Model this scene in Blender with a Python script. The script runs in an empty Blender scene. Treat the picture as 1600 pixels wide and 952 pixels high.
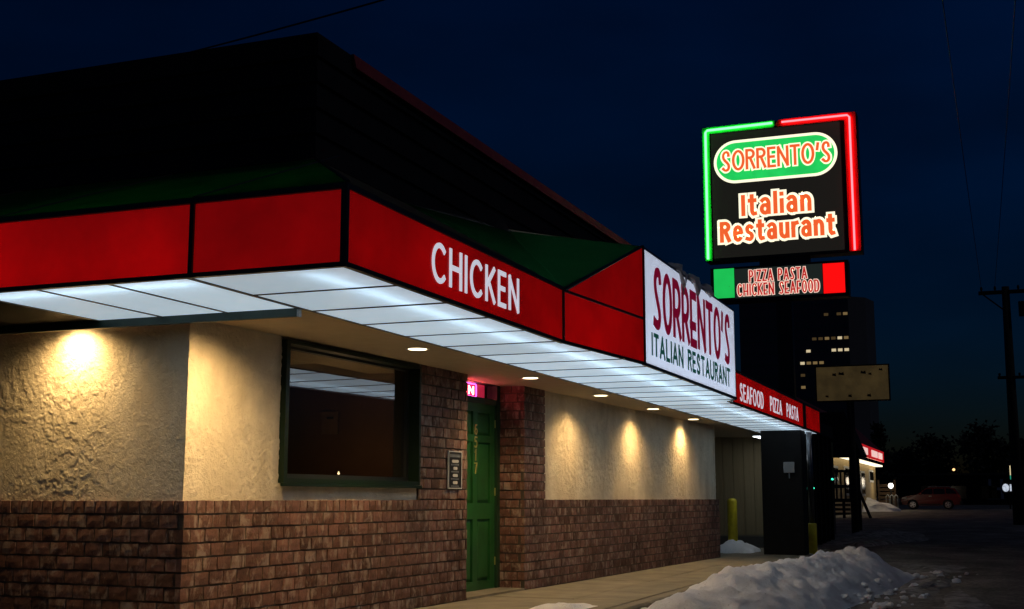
import bpy, math, random
from mathutils import Vector, Matrix, noise
random.seed(7)
R = math.radians
sc = bpy.context.scene
col = sc.collection

# ------------------------------------------------------------------ camera
CAM_Z = 1.03
cam = bpy.data.cameras.new('camera'); camo = bpy.data.objects.new('camera', cam); col.objects.link(camo)
cam.sensor_fit = 'HORIZONTAL'; cam.sensor_width = 36.0; cam.lens = 36.0 * 1950 / 1600
cam.clip_start = 0.05; cam.clip_end = 5000
camo.location = (0, 0, CAM_Z)
camo.rotation_euler = (math.pi / 2 + math.atan(303 / 1950), 0, 0.3698 - math.pi / 2)
sc.camera = camo

# ------------------------------------------------------------------ night sky
w = bpy.data.worlds.new('World'); sc.world = w; w.use_nodes = True
nt = w.node_tree; nt.nodes.clear()
wo = nt.nodes.new('ShaderNodeOutputWorld'); bg = nt.nodes.new('ShaderNodeBackground')
sky = nt.nodes.new('ShaderNodeTexSky'); sky.sky_type = 'NISHITA'; sky.sun_disc = False
sky.sun_elevation = R(1.0); sky.sun_rotation = R(295); sky.air_density = 1.0; sky.dust_density = 0.3; sky.ozone_density = 7.0
bg.inputs['Strength'].default_value = 0.034
tc = nt.nodes.new('ShaderNodeTexCoord'); mp = nt.nodes.new('ShaderNodeMapping'); mp.inputs['Scale'].default_value = (2.2, 2.2, 6.0)
cn = nt.nodes.new('ShaderNodeTexNoise'); cn.inputs['Scale'].default_value = 1.3; cn.inputs['Detail'].default_value = 4
cr = nt.nodes.new('ShaderNodeValToRGB'); cr.color_ramp.elements[0].position = 0.35; cr.color_ramp.elements[1].position = 0.7
cr.color_ramp.elements[0].color = (.55, .58, .5, 1); cr.color_ramp.elements[1].color = (.85, 1.0, .92, 1)
mx = nt.nodes.new('ShaderNodeMixRGB'); mx.blend_type = 'MULTIPLY'; mx.inputs[0].default_value = 1
nt.links.new(tc.outputs['Generated'], mp.inputs[0]); nt.links.new(mp.outputs[0], cn.inputs['Vector']); nt.links.new(cn.outputs['Fac'], cr.inputs[0])
nt.links.new(sky.outputs[0], mx.inputs[1]); nt.links.new(cr.outputs[0], mx.inputs[2])
nt.links.new(mx.outputs[0], bg.inputs[0]); nt.links.new(bg.outputs[0], wo.inputs[0])
# weak directional fill added to brighten the snow bank
sl = bpy.data.lights.new('fill_sun', 'SUN'); sl.energy = 0.07; sl.angle = R(12); sl.color = (.9, .93, 1)
so = bpy.data.objects.new('fill_sun', sl); col.objects.link(so); so.rotation_euler = (R(48), 0, R(0))
sc.view_settings.view_transform = 'Standard'; sc.view_settings.look = 'None'
sc.view_settings.exposure = 0.0; sc.view_settings.gamma = 1.0

# ------------------------------------------------------------------ helpers
WL = {}
def wloc(o):
    return WL[o.name] if o is not None else Vector((0, 0, 0))
def tag(o, label=None, cat=None, group=None, kind=None):
    if label: o['label'] = label
    if cat: o['category'] = cat
    if group: o['group'] = group
    if kind: o['kind'] = kind
    return o
def empty(name, loc, label, cat, group=None):
    o = bpy.data.objects.new(name, None); col.objects.link(o); o.location = loc; o.empty_display_size = .2
    WL[o.name] = Vector(loc); return tag(o, label, cat, group)
def link(name, me, m, parent=None, loc=(0, 0, 0), rotz=0.0, scale=None):
    o = bpy.data.objects.new(name, me); col.objects.link(o)
    if m is not None and len(me.materials) == 0: me.materials.append(m)
    L = Vector(loc); WL[o.name] = L
    if parent is not None: o.parent = parent; o.location = L - wloc(parent)
    else: o.location = L
    o.rotation_euler = (0, 0, rotz)
    if scale: o.scale = scale
    return o

class MB:
    def __init__(s): s.v = []; s.f = []
    def add(s, vs, fs):
        n = len(s.v); s.v += [Vector(p) for p in vs]; s.f += [tuple(i + n for i in f) for f in fs]; return s
    def box(s, a, b):
        x0, y0, z0 = a; x1, y1, z1 = b
        return s.hexa([(x0, y0, z0), (x1, y0, z0), (x1, y1, z0), (x0, y1, z0), (x0, y0, z1), (x1, y0, z1), (x1, y1, z1), (x0, y1, z1)])
    def hexa(s, p):
        return s.add(p, [(0, 3, 2, 1), (4, 5, 6, 7), (0, 1, 5, 4), (1, 2, 6, 5), (2, 3, 7, 6), (3, 0, 4, 7)])
    def bbox(s, a, b, e=.008):
        # box with chamfered vertical and horizontal edges (octagonal plan shrink at both ends)
        x0, y0, z0 = a; x1, y1, z1 = b
        def ring(d, z, k): return [(x0 + d + k, y0 + d, z), (x1 - d - k, y0 + d, z), (x1 - d, y0 + d + k, z), (x1 - d, y1 - d - k, z), (x1 - d - k, y1 - d, z), (x0 + d + k, y1 - d, z), (x0 + d, y1 - d - k, z), (x0 + d, y0 + d + k, z)]
        rs = ring(e, z0, e) + ring(0, z0 + e, e) + ring(0, z1 - e, e) + ring(e, z1, e)
        fs = [tuple(range(7, -1, -1)), tuple(range(24, 32))]
        for r in range(3):
            for i in range(8): fs.append((r * 8 + i, r * 8 + (i + 1) % 8, r * 8 + 8 + (i + 1) % 8, r * 8 + 8 + i))
        return s.add(rs, fs)
    def tube(s, path, r, n=8, cap=True):
        P = [Vector(p) for p in path]; rs = r if isinstance(r, (list, tuple)) else [r] * len(P); vs = []
        up = None
        for i, p in enumerate(P):
            d = (P[min(i + 1, len(P) - 1)] - P[max(i - 1, 0)]).normalized()
            if up is None: up = d.orthogonal().normalized()
            up = (up - d * up.dot(d)).normalized(); sd = d.cross(up)
            for k in range(n):
                a = 2 * math.pi * k / n; vs.append(p + (up * math.cos(a) + sd * math.sin(a)) * rs[i])
        fs = []
        for i in range(len(P) - 1):
            for k in range(n): fs.append((i * n + k, i * n + (k + 1) % n, (i + 1) * n + (k + 1) % n, (i + 1) * n + k))
        if cap: fs += [tuple(range(n - 1, -1, -1)), tuple((len(P) - 1) * n + k for k in range(n))]
        return s.add(vs, fs)
    def lathe(s, c, prof, n=20):
        vs = []
        for r, z in prof:
            for k in range(n): a = 2 * math.pi * k / n; vs.append((c[0] + r * math.cos(a), c[1] + r * math.sin(a), c[2] + z))
        fs = []
        for i in range(len(prof) - 1):
            for k in range(n): fs.append((i * n + k, i * n + (k + 1) % n, (i + 1) * n + (k + 1) % n, (i + 1) * n + k))
        fs += [tuple(range(n - 1, -1, -1)), tuple((len(prof) - 1) * n + k for k in range(n))]
        return s.add(vs, fs)
    def prism(s, poly, ex):
        n = len(poly); ex = Vector(ex)
        return s.add([Vector(p) for p in poly] + [Vector(p) + ex for p in poly], [tuple(range(n - 1, -1, -1)), tuple(range(n, 2 * n))] + [(i, (i + 1) % n, n + (i + 1) % n, n + i) for i in range(n)])
    def build(s, name, m, parent=None, smooth=False, origin=None):
        if origin is None:
            lo = [min(p[k] for p in s.v) for k in range(3)]; hi = [max(p[k] for p in s.v) for k in range(3)]
            origin = Vector(((lo[0] + hi[0]) / 2, (lo[1] + hi[1]) / 2, lo[2]))
        origin = Vector(origin)
        me = bpy.data.meshes.new(name); me.from_pydata([p - origin for p in s.v], [], s.f); me.update()
        if smooth:
            for p in me.polygons: p.use_smooth = True
        return link(name, me, m, parent, origin)

# ------------------------------------------------------------------ materials
def newmat(name):
    m = bpy.data.materials.new(name); m.use_nodes = True; t = m.node_tree
    return m, t, t.nodes['Principled BSDF'], t.nodes['Material Output']
def nd(t, typ, **k):
    n = t.nodes.new(typ)
    for a, b in k.items():
        if a in n.inputs.keys(): n.inputs[a].default_value = b
        else: setattr(n, a, b)
    return n
def ramp(t, src, stops):
    r = t.nodes.new('ShaderNodeValToRGB'); e = r.color_ramp.elements
    while len(e) < len(stops): e.new(.5)
    for i, (p, c) in enumerate(stops): e[i].position = p; e[i].color = (c[0], c[1], c[2], 1) if isinstance(c, (tuple, list)) else (c, c, c, 1)
    t.links.new(src, r.inputs[0]); return r.outputs[0]
def pos(t, scale=(1, 1, 1), rot=(0, 0, 0)):
    g = t.nodes.new('ShaderNodeNewGeometry'); mpn = t.nodes.new('ShaderNodeMapping')
    mpn.inputs['Scale'].default_value = scale; mpn.inputs['Rotation'].default_value = rot
    t.links.new(g.outputs['Position'], mpn.inputs[0]); return mpn.outputs[0]
def noi(t, vec, scale, detail=4, rough=.55, dist=0.0):
    n = t.nodes.new('ShaderNodeTexNoise'); n.inputs['Scale'].default_value = scale; n.inputs['Detail'].default_value = detail
    n.inputs['Roughness'].default_value = rough; n.inputs['Distortion'].default_value = dist; t.links.new(vec, n.inputs['Vector']); return n.outputs['Fac']
def bump(t, b, h, strength, dist):
    n = t.nodes.new('ShaderNodeBump'); n.inputs['Strength'].default_value = strength; n.inputs['Distance'].default_value = dist
    t.links.new(h, n.inputs['Height']); t.links.new(n.outputs[0], b.inputs['Normal'])
def surf(name, c0, c1=None, rough=.7, metal=0.0, scale=3.0, bs=0.0, bd=.01, bscale=40, spec=.5, stretch=(1, 1, 1)):
    m, t, b, o = newmat(name); b.inputs['Roughness'].default_value = rough; b.inputs['Metallic'].default_value = metal
    b.inputs['Specular IOR Level'].default_value = spec
    c1 = c1 or tuple(x * .75 for x in c0)
    p = pos(t, stretch); t.links.new(ramp(t, noi(t, p, scale, 6, .6), [(.3, c0), (.7, c1)]), b.inputs['Base Color'])
    if bs: bump(t, b, noi(t, p, bscale, 5, .65), bs, bd)
    return m
def emit(name, c, s, base=None, var=0.0, scale=1.5):
    m, t, b, o = newmat(name); b.inputs['Base Color'].default_value = (*(base or c), 1); b.inputs['Roughness'].default_value = .35
    b.inputs['Emission Color'].default_value = (*c, 1); b.inputs['Emission Strength'].default_value = s
    if var:
        p = pos(t); q = ramp(t, noi(t, p, scale, 4), [(.3, tuple(x * (1 - var) for x in c)), (.7, c)]); t.links.new(q, b.inputs['Emission Color'])
    return m
def backlit(name, c, e, trans=1.0, var=.12, scale=2.0, gloss=.04):
    # translucent plastic sheet, lit from behind by tubes in the cabinet
    m, t, b, o = newmat(name); t.nodes.remove(b)
    p = pos(t); q = ramp(t, noi(t, p, scale, 5, .6), [(.3, tuple(x * (1 - var) for x in c)), (.7, c)])
    tr = nd(t, 'ShaderNodeBsdfTranslucent'); t.links.new(q, tr.inputs['Color'])
    df = nd(t, 'ShaderNodeBsdfDiffuse'); t.links.new(q, df.inputs['Color'])
    m1 = nd(t, 'ShaderNodeMixShader'); m1.inputs[0].default_value = trans * .65; t.links.new(df.outputs[0], m1.inputs[1]); t.links.new(tr.outputs[0], m1.inputs[2])
    gl = nd(t, 'ShaderNodeBsdfGlossy'); gl.inputs['Roughness'].default_value = .25
    m2 = nd(t, 'ShaderNodeMixShader'); m2.inputs[0].default_value = gloss; t.links.new(m1.outputs[0], m2.inputs[1]); t.links.new(gl.outputs[0], m2.inputs[2])
    em = nd(t, 'ShaderNodeEmission'); t.links.new(q, em.inputs['Color'])
    oi = nd(t, 'ShaderNodeObjectInfo'); mr = nd(t, 'ShaderNodeMapRange'); mr.inputs['To Min'].default_value = e * .82; mr.inputs['To Max'].default_value = e * 1.12; t.links.new(oi.outputs['Random'], mr.inputs['Value']); t.links.new(mr.outputs[0], em.inputs['Strength'])   # tubes age unevenly
    ad = nd(t, 'ShaderNodeAddShader'); t.links.new(m2.outputs[0], ad.inputs[0]); t.links.new(em.outputs[0], ad.inputs[1]); t.links.new(ad.outputs[0], o.inputs['Surface'])
    return m
def glass(name, ior=2.2, tint=(.8, .85, .85)):
    m, t, b, o = newmat(name); t.nodes.remove(b)
    tr = nd(t, 'ShaderNodeBsdfTransparent'); tr.inputs['Color'].default_value = (*tint, 1)
    gl = nd(t, 'ShaderNodeBsdfGlossy'); gl.inputs['Roughness'].default_value = .012
    fr = nd(t, 'ShaderNodeFresnel'); fr.inputs['IOR'].default_value = ior
    mxs = nd(t, 'ShaderNodeMixShader'); gg = nd(t, 'ShaderNodeNewGeometry'); iv = nd(t, 'ShaderNodeMath', operation='SUBTRACT'); iv.inputs[0].default_value = 1.0; t.links.new(gg.outputs['Backfacing'], iv.inputs[1])
    ml = nd(t, 'ShaderNodeMath', operation='MULTIPLY'); t.links.new(fr.outputs[0], ml.inputs[0]); t.links.new(iv.outputs[0], ml.inputs[1]); t.links.new(ml.outputs[0], mxs.inputs[0])   # the far face of a thin pane adds no second mirror
    t.links.new(tr.outputs[0], mxs.inputs[1]); t.links.new(gl.outputs[0], mxs.inputs[2])
    t.links.new(mxs.outputs[0], o.inputs['Surface']); return m

M = {}
def brick_material():
    m, t, b, o = newmat('brick'); b.inputs['Roughness'].default_value = .72; b.inputs['Specular IOR Level'].default_value = .35
    oi = nd(t, 'ShaderNodeObjectInfo'); at = nd(t, 'ShaderNodeAttribute', attribute_name='rnd')
    a = nd(t, 'ShaderNodeMath', operation='ADD'); t.links.new(oi.outputs['Random'], a.inputs[0]); t.links.new(at.outputs['Fac'], a.inputs[1])
    f = nd(t, 'ShaderNodeMath', operation='FRACT'); t.links.new(a.outputs[0], f.inputs[0])
    basec = ramp(t, f.outputs[0], [(0, (.095, .042, .03)), (.35, (.16, .074, .057)), (.7, (.205, .102, .082)), (1, (.148, .070, .055))])
    p = pos(t); n1 = noi(t, p, 16, 6, .7)
    mulv = nd(t, 'ShaderNodeMixRGB', blend_type='MULTIPLY'); mulv.inputs[0].default_value = 1
    t.links.new(basec, mulv.inputs[1]); t.links.new(ramp(t, n1, [(.3, .6), (.65, 1.15)]), mulv.inputs[2])
    dirt = nd(t, 'ShaderNodeMixRGB', blend_type='MULTIPLY'); dirt.inputs[0].default_value = 1; t.links.new(mulv.outputs[0], dirt.inputs[1]); t.links.new(ramp(t, noi(t, p, 1.3, 6, .6), [(.35, .62), (.6, 1.1)]), dirt.inputs[2]); mulv = dirt
    # whitish lime streaks, different on every brick
    mv = nd(t, 'ShaderNodeVectorMath', operation='ADD'); cb = nd(t, 'ShaderNodeCombineXYZ')
    m9 = nd(t, 'ShaderNodeMath', operation='MULTIPLY'); m9.inputs[1].default_value = 37.0; t.links.new(f.outputs[0], m9.inputs[0])
    t.links.new(m9.outputs[0], cb.inputs[2]); ps = pos(t, (1, 1, .55), (0, .5, .3)); t.links.new(ps, mv.inputs[0]); t.links.new(cb.outputs[0], mv.inputs[1])
    st = noi(t, mv.outputs[0], 9, 6, .68, .5)
    mask = ramp(t, st, [(.50, 0.0), (.64, 1.0)])
    mk = nd(t, 'ShaderNodeMath', operation='MULTIPLY'); mk.inputs[1].default_value = .5; t.links.new(mask, mk.inputs[0])
    mixw = nd(t, 'ShaderNodeMixRGB'); t.links.new(mk.outputs[0], mixw.inputs[0]); t.links.new(mulv.outputs[0], mixw.inputs[1]); mixw.inputs[2].default_value = (.40, .33, .28, 1)
    t.links.new(mixw.outputs[0], b.inputs['Base Color'])
    bump(t, b, noi(t, p, 42, 6, .7), .6, .008)
    return m
M['brick'] = brick_material()
M['mortar'] = surf('mortar', (.075, .057, .044), (.045, .035, .027), .95, scale=8, bs=.5, bscale=60)
def stucco_material():
    m, t, b, o = newmat('stucco'); b.inputs['Roughness'].default_value = .78; b.inputs['Specular IOR Level'].default_value = .3
    p = pos(t); t.links.new(ramp(t, noi(t, p, 5, 6, .6), [(.25, (.56, .50, .39)), (.75, (.70, .63, .50))]), b.inputs['Base Color'])
    st = b.inputs['Base Color'].links[0].from_socket; mm = nd(t, 'ShaderNodeMixRGB', blend_type='MULTIPLY'); mm.inputs[0].default_value = 1; t.links.new(st, mm.inputs[1])
    t.links.new(ramp(t, noi(t, pos(t, (1.6, 1.6, .5)), 1.4, 7, .62), [(.36, (.80, .78, .74)), (.58, (1, 1, 1))]), mm.inputs[2]); t.links.new(mm.outputs[0], b.inputs['Base Color'])   # old rain streaks
    v = noi(t, p, 30, 5, .6, 1.5); bump(t, b, ramp(t, v, [(.42, 0), (.56, 1)]), .45, .006); return m
M['stucco'] = stucco_material()
M['soffit'] = surf('soffit_stucco', (.52, .44, .31), (.46, .38, .26), .8, scale=6, bs=.35, bscale=70, bd=.006)
M['redpanel'] = backlit('red_plastic', (.70, .006, .007), .14, 1.0, .34, 1.3)
M['diffuser'] = backlit('diffuser_plastic', (.80, .92, 1.0), .25, 1.0, .05, 6)
M['unlit'] = surf('unlit_diffuser', (.008, .008, .009), rough=.7, spec=.1)
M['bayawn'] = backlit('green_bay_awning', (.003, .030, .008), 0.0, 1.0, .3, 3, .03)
M['greenawn'] = backlit('green_awning', (.02, .16, .04), 0.0, 1.0, .3, 3, .03)
M['whiteface'] = backlit('white_sign_face', (.86, .90, 1.0), .26, 1.0, .05, 2)
M['tube'] = emit('fluorescent_tube', (.85, .94, 1.0), 8.0)
M['cabinet'] = surf('white_cabinet', (.75, .77, .8), rough=.6)
M['trim'] = surf('dark_trim', (.018, .02, .019), (.01, .012, .011), .45, bs=.1)
M['greentrim'] = surf('green_black_board', (.022, .05, .04), (.012, .028, .023), .5, scale=4, bs=.2)
M['mullion'] = surf('bronze_mullion', (.06, .04, .03), rough=.5)
M['roof'] = surf('dark_roof', (.022, .022, .024), (.012, .012, .013), .85, scale=3, bs=.6, bscale=25, spec=.2)
M['brownskirt'] = surf('brown_skirt', (.10, .085, .05), (.05, .045, .03), .8, scale=5, bs=.5, bscale=30, spec=.2)
M['redspill'] = surf('red_neon_spill', (.45, .05, .035), (.3, .03, .02), .5, scale=6, bs=.2)  # the pylon's red neon light on the roof edge, painted as colour
M['frame'] = surf('dark_green_frame', (.006, .020, .009), (.004, .014, .006), .45, bs=.1, spec=.3)
M['glass'] = glass('window_glass', 3.2, (.75, .75, .72))
M['thinglass'] = glass('transom_glass', 1.45, (.95, .95, .95))
M['door'] = surf('green_door_paint', (.016, .112, .025), (.009, .07, .016), .42, scale=5, bs=.15, bscale=60, bd=.003)
M['doordark'] = surf('door_jamb', (.012, .045, .02), rough=.5)
M['brass'] = surf('brass', (.62, .52, .2), rough=.4, metal=.6)
M['conc'] = surf('concrete', (.24, .21, .148), (.13, .113, .08), .85, scale=2.2, bs=.5, bscale=55, bd=.006)
M['asphalt'] = None
M['yellow'] = surf('yellow_paint', (.85, .70, .03), (.62, .48, .02), .5, scale=7, bs=.25, bscale=30)
M['siding'] = surf('tan_siding', (.30, .235, .13), (.24, .185, .10), .7, scale=3, stretch=(8, 8, .6), bs=.2)
M['black'] = surf('black_paint', (.010, .0095, .010), (.006, .006, .006), .7, scale=5, bs=.2, spec=.2)
M['steel'] = surf('dark_steel', (.16, .16, .17), (.08, .08, .09), .28, .8)
M['greybox'] = surf('grey_metal', (.34, .36, .37), rough=.45, metal=.2)
M['white'] = surf('white_paint', (.72, .72, .70), rough=.5)
M['wood'] = surf('weathered_wood', (.16, .105, .06), (.09, .06, .035), .8, scale=4, stretch=(1, 1, 5), bs=.4)
M['polewood'] = surf('pole_wood', (.04, .03, .024), (.025, .02, .016), .9, bs=.4)
M['wire'] = surf('wire', (.01, .01, .012), rough=.6)
def mixmat(name, ca, cb_, scale, lo, hi, rough, bs, bd, bscale):
    m, t, b, o = newmat(name); p = pos(t); k = noi(t, p, scale, 8, .62)
    n2 = noi(t, p, bscale, 5, .6)
    t.links.new(ramp(t, k, [(lo, ca), (hi, cb_)]), b.inputs['Base Color']); b.inputs['Roughness'].default_value = rough
    bump(t, b, n2, bs, bd); return m
def asphalt_material():
    m, t, b, o = newmat('asphalt'); p = pos(t, (1, 1.6, 1)); b.inputs['Roughness'].default_value = .75
    a = ramp(t, noi(t, p, .45, 10, .68), [(.40, (.075, .070, .06)), (.58, (.21, .195, .165)), (.76, (.40, .39, .37))])
    mm = nd(t, 'ShaderNodeMixRGB', blend_type='MULTIPLY'); mm.inputs[0].default_value = 1; t.links.new(a, mm.inputs[1])
    t.links.new(ramp(t, noi(t, p, 9, 8, .75), [(.35, .35), (.65, 1.5)]), mm.inputs[2]); t.links.new(mm.outputs[0], b.inputs['Base Color'])
    bump(t, b, noi(t, p, 7, 9, .75), 1.0, .06); return m
M['asphalt'] = asphalt_material()
def snow_material():
    m, t, b, o = newmat('snow'); p = pos(t); b.inputs['Roughness'].default_value = .7
    mm = nd(t, 'ShaderNodeMixRGB', blend_type='MULTIPLY'); mm.inputs[0].default_value = 1
    t.links.new(ramp(t, noi(t, p, 2.0, 8, .65), [(.45, (.90, .90, .90)), (.70, (.74, .73, .72)), (.88, (.40, .38, .36))]), mm.inputs[1])
    t.links.new(ramp(t, noi(t, p, 48, 4, .7), [(.28, (.22, .19, .16)), (.38, (1, 1, 1))]), mm.inputs[2])      # road grit in the crust
    t.links.new(mm.outputs[0], b.inputs['Base Color']); bump(t, b, noi(t, p, 22, 8, .72), .9, .045); return m
M['snow'] = snow_material()
M['dirtysnow'] = mixmat('old_snow', (.34, .33, .31), (.07, .065, .06), 5, .38, .62, .85, 1.0, .05, 16)
M['ice'] = surf('icy_snow', (.78, .78, .80), (.6, .59, .59), .35, scale=9, bs=.6, bscale=30)

# ------------------------------------------------------------------ stroke lettering
def arc(cx, cy, rx, ry, a0, a1, n=14):
    return [(cx + rx * math.cos(R(a0 + (a1 - a0) * i / n)), cy + ry * math.sin(R(a0 + (a1 - a0) * i / n))) for i in range(n + 1)]
def cat(pts, n=5):
    out = []
    for i in range(len(pts) - 1):
        p0 = pts[max(i - 1, 0)]; p1 = pts[i]; p2 = pts[i + 1]; p3 = pts[min(i + 2, len(pts) - 1)]
        for k in range(n):
            t = k / n
            out.append(tuple(.5 * (2 * p1[j] + (p2[j] - p0[j]) * t + (2 * p0[j] - 5 * p1[j] + 4 * p2[j] - p3[j]) * t * t + (3 * p1[j] - p0[j] - 3 * p2[j] + p3[j]) * t ** 3) for j in (0, 1)))
    return out + [pts[-1]]
def glyph(ch, deco):
    # strokes in a box of width w, height 1; returns (w, [(points, closed)])
    L = lambda *p: (list(p), False)
    S_ = (cat([(.84, .80), (.80, .93), (.62, 1), (.36, .98), (.17, .86), (.16, .70), (.32, .56), (.62, .42), (.83, .28), (.84, .12), (.66, .01), (.36, 0), (.08, .10)]) if not deco else
          cat([(.92, .86), (.86, .97), (.66, 1), (.36, .95), (.22, .80), (.28, .64), (.50, .47), (.74, .30), (.82, .16), (.70, .03), (.40, 0), (.06, .04)]))
    mid = .36 if deco else .52
    G = {
     'S': (.58, [(S_, False)]), 'O': (.78 if not deco else .62, [(arc(.5, .5, .5, .5, 90, 450, 32)[:-1], True)]),
     'C': (.72 if not deco else .6, [(arc(.56, .5, .56, .5, 48, 312, 26), False)]),
     'R': (.56, [L((.0, 0), (.0, 1)), ([(0, 1), (.4, 1)] + arc(.45, (1 + mid + .06) / 2, .5, (1 - mid - .06) / 2, 90, -90, 12) + [(0, mid + .06)], False), L((.45, mid + .06), (1, 0))]),
     'P': (.54, [L((.0, 0), (.0, 1)), ([(0, 1), (.4, 1)] + arc(.45, .73, .5, .27, 90, -90, 12) + [(0, .46)], False)]),
     'D': (.66, [([(0, 0), (0, 1), (.35, 1)] + arc(.38, .5, .6, .5, 90, -90, 16) + [(.35, 0)], True)]),
     'E': (.48, [L((1, 1), (0, 1), (0, 0), (1, 0)), L((-.14 if deco else 0, mid), (.85, mid))]),
     'F': (.46, [L((1, 1), (0, 1), (0, 0)), L((0, mid), (.85, mid))]),
     'H': (.66, [L((0, 0), (0, 1)), L((1, 0), (1, 1)), L((0, mid), (1, mid))]), 'I': (.0, [L((0, 0), (0, 1))]),
     'K': (.58, [L((0, 0), (0, 1)), L((.95, 1), (0, .42)), L((.28, .58), (1, 0))]), 'L': (.46, [L((0, 1), (0, 0), (1, 0))]),
     'N': (.68, [L((0, 0), (0, 1)), L((0, 1), (1, 0)), L((1, 0), (1, 1))]), 'T': (.6, [L((0, 1), (1, 1)), L((.5, 1), (.5, 0))]),
     'U': (.66, [([(0, 1), (0, .35)] + arc(.5, .35, .5, .35, 180, 360, 14) + [(1, 1)], False)]),
     'Z': (.54, [L((0, 1), (1, 1), (0, 0), (1, 0))]), 'A': (.7, [L((0, 0), (.5, 1)), L((.5, 1), (1, 0)), L((.17, .3), (.83, .3))]),
     "'": (.12, [L((.9, 1), (.3, .68))]), ' ': (.7, []),
     't': (.40, [([(.42, 1), (.42, .22), (.5, .06), (.68, 0), (.98, .02)], False), L((0, .74), (.95, .74))]),
     'a': (.50, [(cat([(.08, .68), (.35, .76), (.7, .74), (.92, .58), (.95, .3), (.95, 0)]), False), (arc(.45, .22, .45, .22, 0, 360, 18)[:-1], True)]),
     'l': (.0, [L((0, 0), (0, 1.08))]), 'i': (.0, [L((0, 0), (0, .64)), L((0, .95), (0, 1.0))]),
     'n': (.48, [L((0, 0), (0, .74)), ([(0, .5)] + arc(.5, .44, .5, .30, 170, 0, 12) + [(1, 0)], False)]),
     'r': (.30, [L((0, 0), (0, .74)), (cat([(0, .46), (.3, .68), (1, .74)]), False)]),
     'e': (.50, [([(.02, .38), (1, .42)] + arc(.52, .37, .5, .37, 8, 312, 20), False)]),
     's': (.42, [(cat([(.92, .66), (.55, .76), (.15, .66), (.2, .46), (.7, .32), (.95, .16), (.6, 0), (.05, .05)]), False)]),
     'u': (.48, [([(0, .74), (0, .28)] + arc(.5, .28, .5, .28, 180, 360, 12) + [(1, .74)], False), L((1, .74), (1, 0))]),
    }
    return G[ch]
def ribbon(mb, pts, closed, hw, base, fr, depth):
    # pts in 2-D plane units; fr = (origin, ex, ey, normal)
    o, ex, ey, nn = fr; n = len(pts); P = [Vector((p[0], p[1])) for p in pts]; a = []; b = []
    for i in range(n):
        if closed: d1 = P[i] - P[i - 1]; d2 = P[(i + 1) % n] - P[i]
        else: d1 = P[i] - P[max(i - 1, 0)]; d2 = P[min(i + 1, n - 1)] - P[i]
        if d1.length < 1e-9: d1 = d2
        if d2.length < 1e-9: d2 = d1
        d1 = d1.normalized(); d2 = d2.normalized(); n1 = Vector((-d1.y, d1.x)); n2 = Vector((-d2.y, d2.x)); mm = n1 + n2
        if mm.length < 1e-6: mm = n1.copy()
        mm.normalize(); k = hw / max(.45, mm.dot(n1)); q = P[i].copy()
        if not closed and i == 0: q -= d2 * hw * .8
        if not closed and i == n - 1: q += d1 * hw * .8
        a.append(q + mm * k); b.append(q - mm * k)
    V = lambda p, h: o + ex * p.x + ey * p.y + nn * h
    vs = [V(p, base) for p in a] + [V(p, base) for p in b] + [V(p, base + depth) for p in a] + [V(p, base + depth) for p in b]
    fs = []
    for i in range(n if closed else n - 1):
        j = (i + 1) % n
        fs += [(2 * n + i, 3 * n + i, 3 * n + j, 2 * n + j), (i, 2 * n + i, 2 * n + j, j), (n + i, n + j, 3 * n + j, 3 * n + i)]
    if not closed: fs += [(0, n, 3 * n, 2 * n), (n - 1, 3 * n - 1, 4 * n - 1, 2 * n - 1)]
    mb.add(vs, fs)
def lettering(name, text, fr, x0, x1, z0, z1, hw, m, parent, deco=False, base=.004, depth=.004, gap=.22, tube=None):
    h = z1 - z0 - 2 * hw; adv = []; tot = 0
    for ch in text: adv.append(glyph(ch, deco)[0]); 
    sw = 2 * hw / h; pen = 0; place = []
    for ch, a in zip(text, adv):
        place.append((ch, pen, a)); pen += a + (gap + sw * .6 if ch != ' ' else 0)
    pen -= gap + sw * .6
    sx = (x1 - x0 - 2 * hw) / pen; mb = MB(); k = 0
    for ch, p, a in place:
        if ch == ' ': mb.build(name, m, parent, smooth=bool(tube)); mb = MB()
        for pts, closed in glyph(ch, deco)[1]:
            q = [(x0 + hw + (p + u * a) * sx, z0 + hw + v * h) for u, v in pts]
            if tube: mb.tube([fr[0] + fr[1] * u + fr[2] * v + fr[3] * base for u, v in (q + q[:1] if closed else q)], tube, 6)
            else: ribbon(mb, q, closed, hw, base, fr, depth + (k % 4) * .0006)
            k += 1
    return mb.build(name, m, parent, smooth=bool(tube))

# ================================================================== GROUND
def gz(x):
    return -.10 if x < 27 else min(-.10 + .0037 * (x - 27), .6)
xs = [-60, -20, 0, 8, 14, 20, 27, 35, 50, 70, 90, 104, 130, 170, 216, 400, 900, 2500]; ys = [-1500, -300, -100, -40, -15, -5, 0, 5, 15, 40, 100, 300, 1500]
mb = MB(); mb.add([(x, y, gz(x)) for x in xs for y in ys], [(i * len(ys) + j, (i + 1) * len(ys) + j, (i + 1) * len(ys) + j + 1, i * len(ys) + j + 1) for i in range(len(xs) - 1) for j in range(len(ys) - 1)])
tag(mb.build('ground', M['asphalt'], origin=(0, 0, 0)), kind='structure')

# sidewalk of poured slabs in two rows, kerb on the street side
sw_ = MB().box((2.0, 3.40, -.099), (27.0, 6.2, -.03)).build('sidewalk', M['conc']); tag(sw_, kind='structure')
x = 2.0; k = 0
while x < 26.9:
    for (y0, y1) in ((3.56, 4.20), (4.20, 6.2)):
        MB().bbox((x + .006, y0 + .006, -.03), (min(x + 1.52, 27) - .006, y1 - .006, -.001 - .004 * random.random()), .006).build('slab', M['conc'], sw_)
    MB().bbox((x + .005, 3.39, -.098), (min(x + 1.52, 27) - .005, 3.555, -.004), .02).build('kerb_stone', M['conc'], sw_)
    x += 1.52

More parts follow.
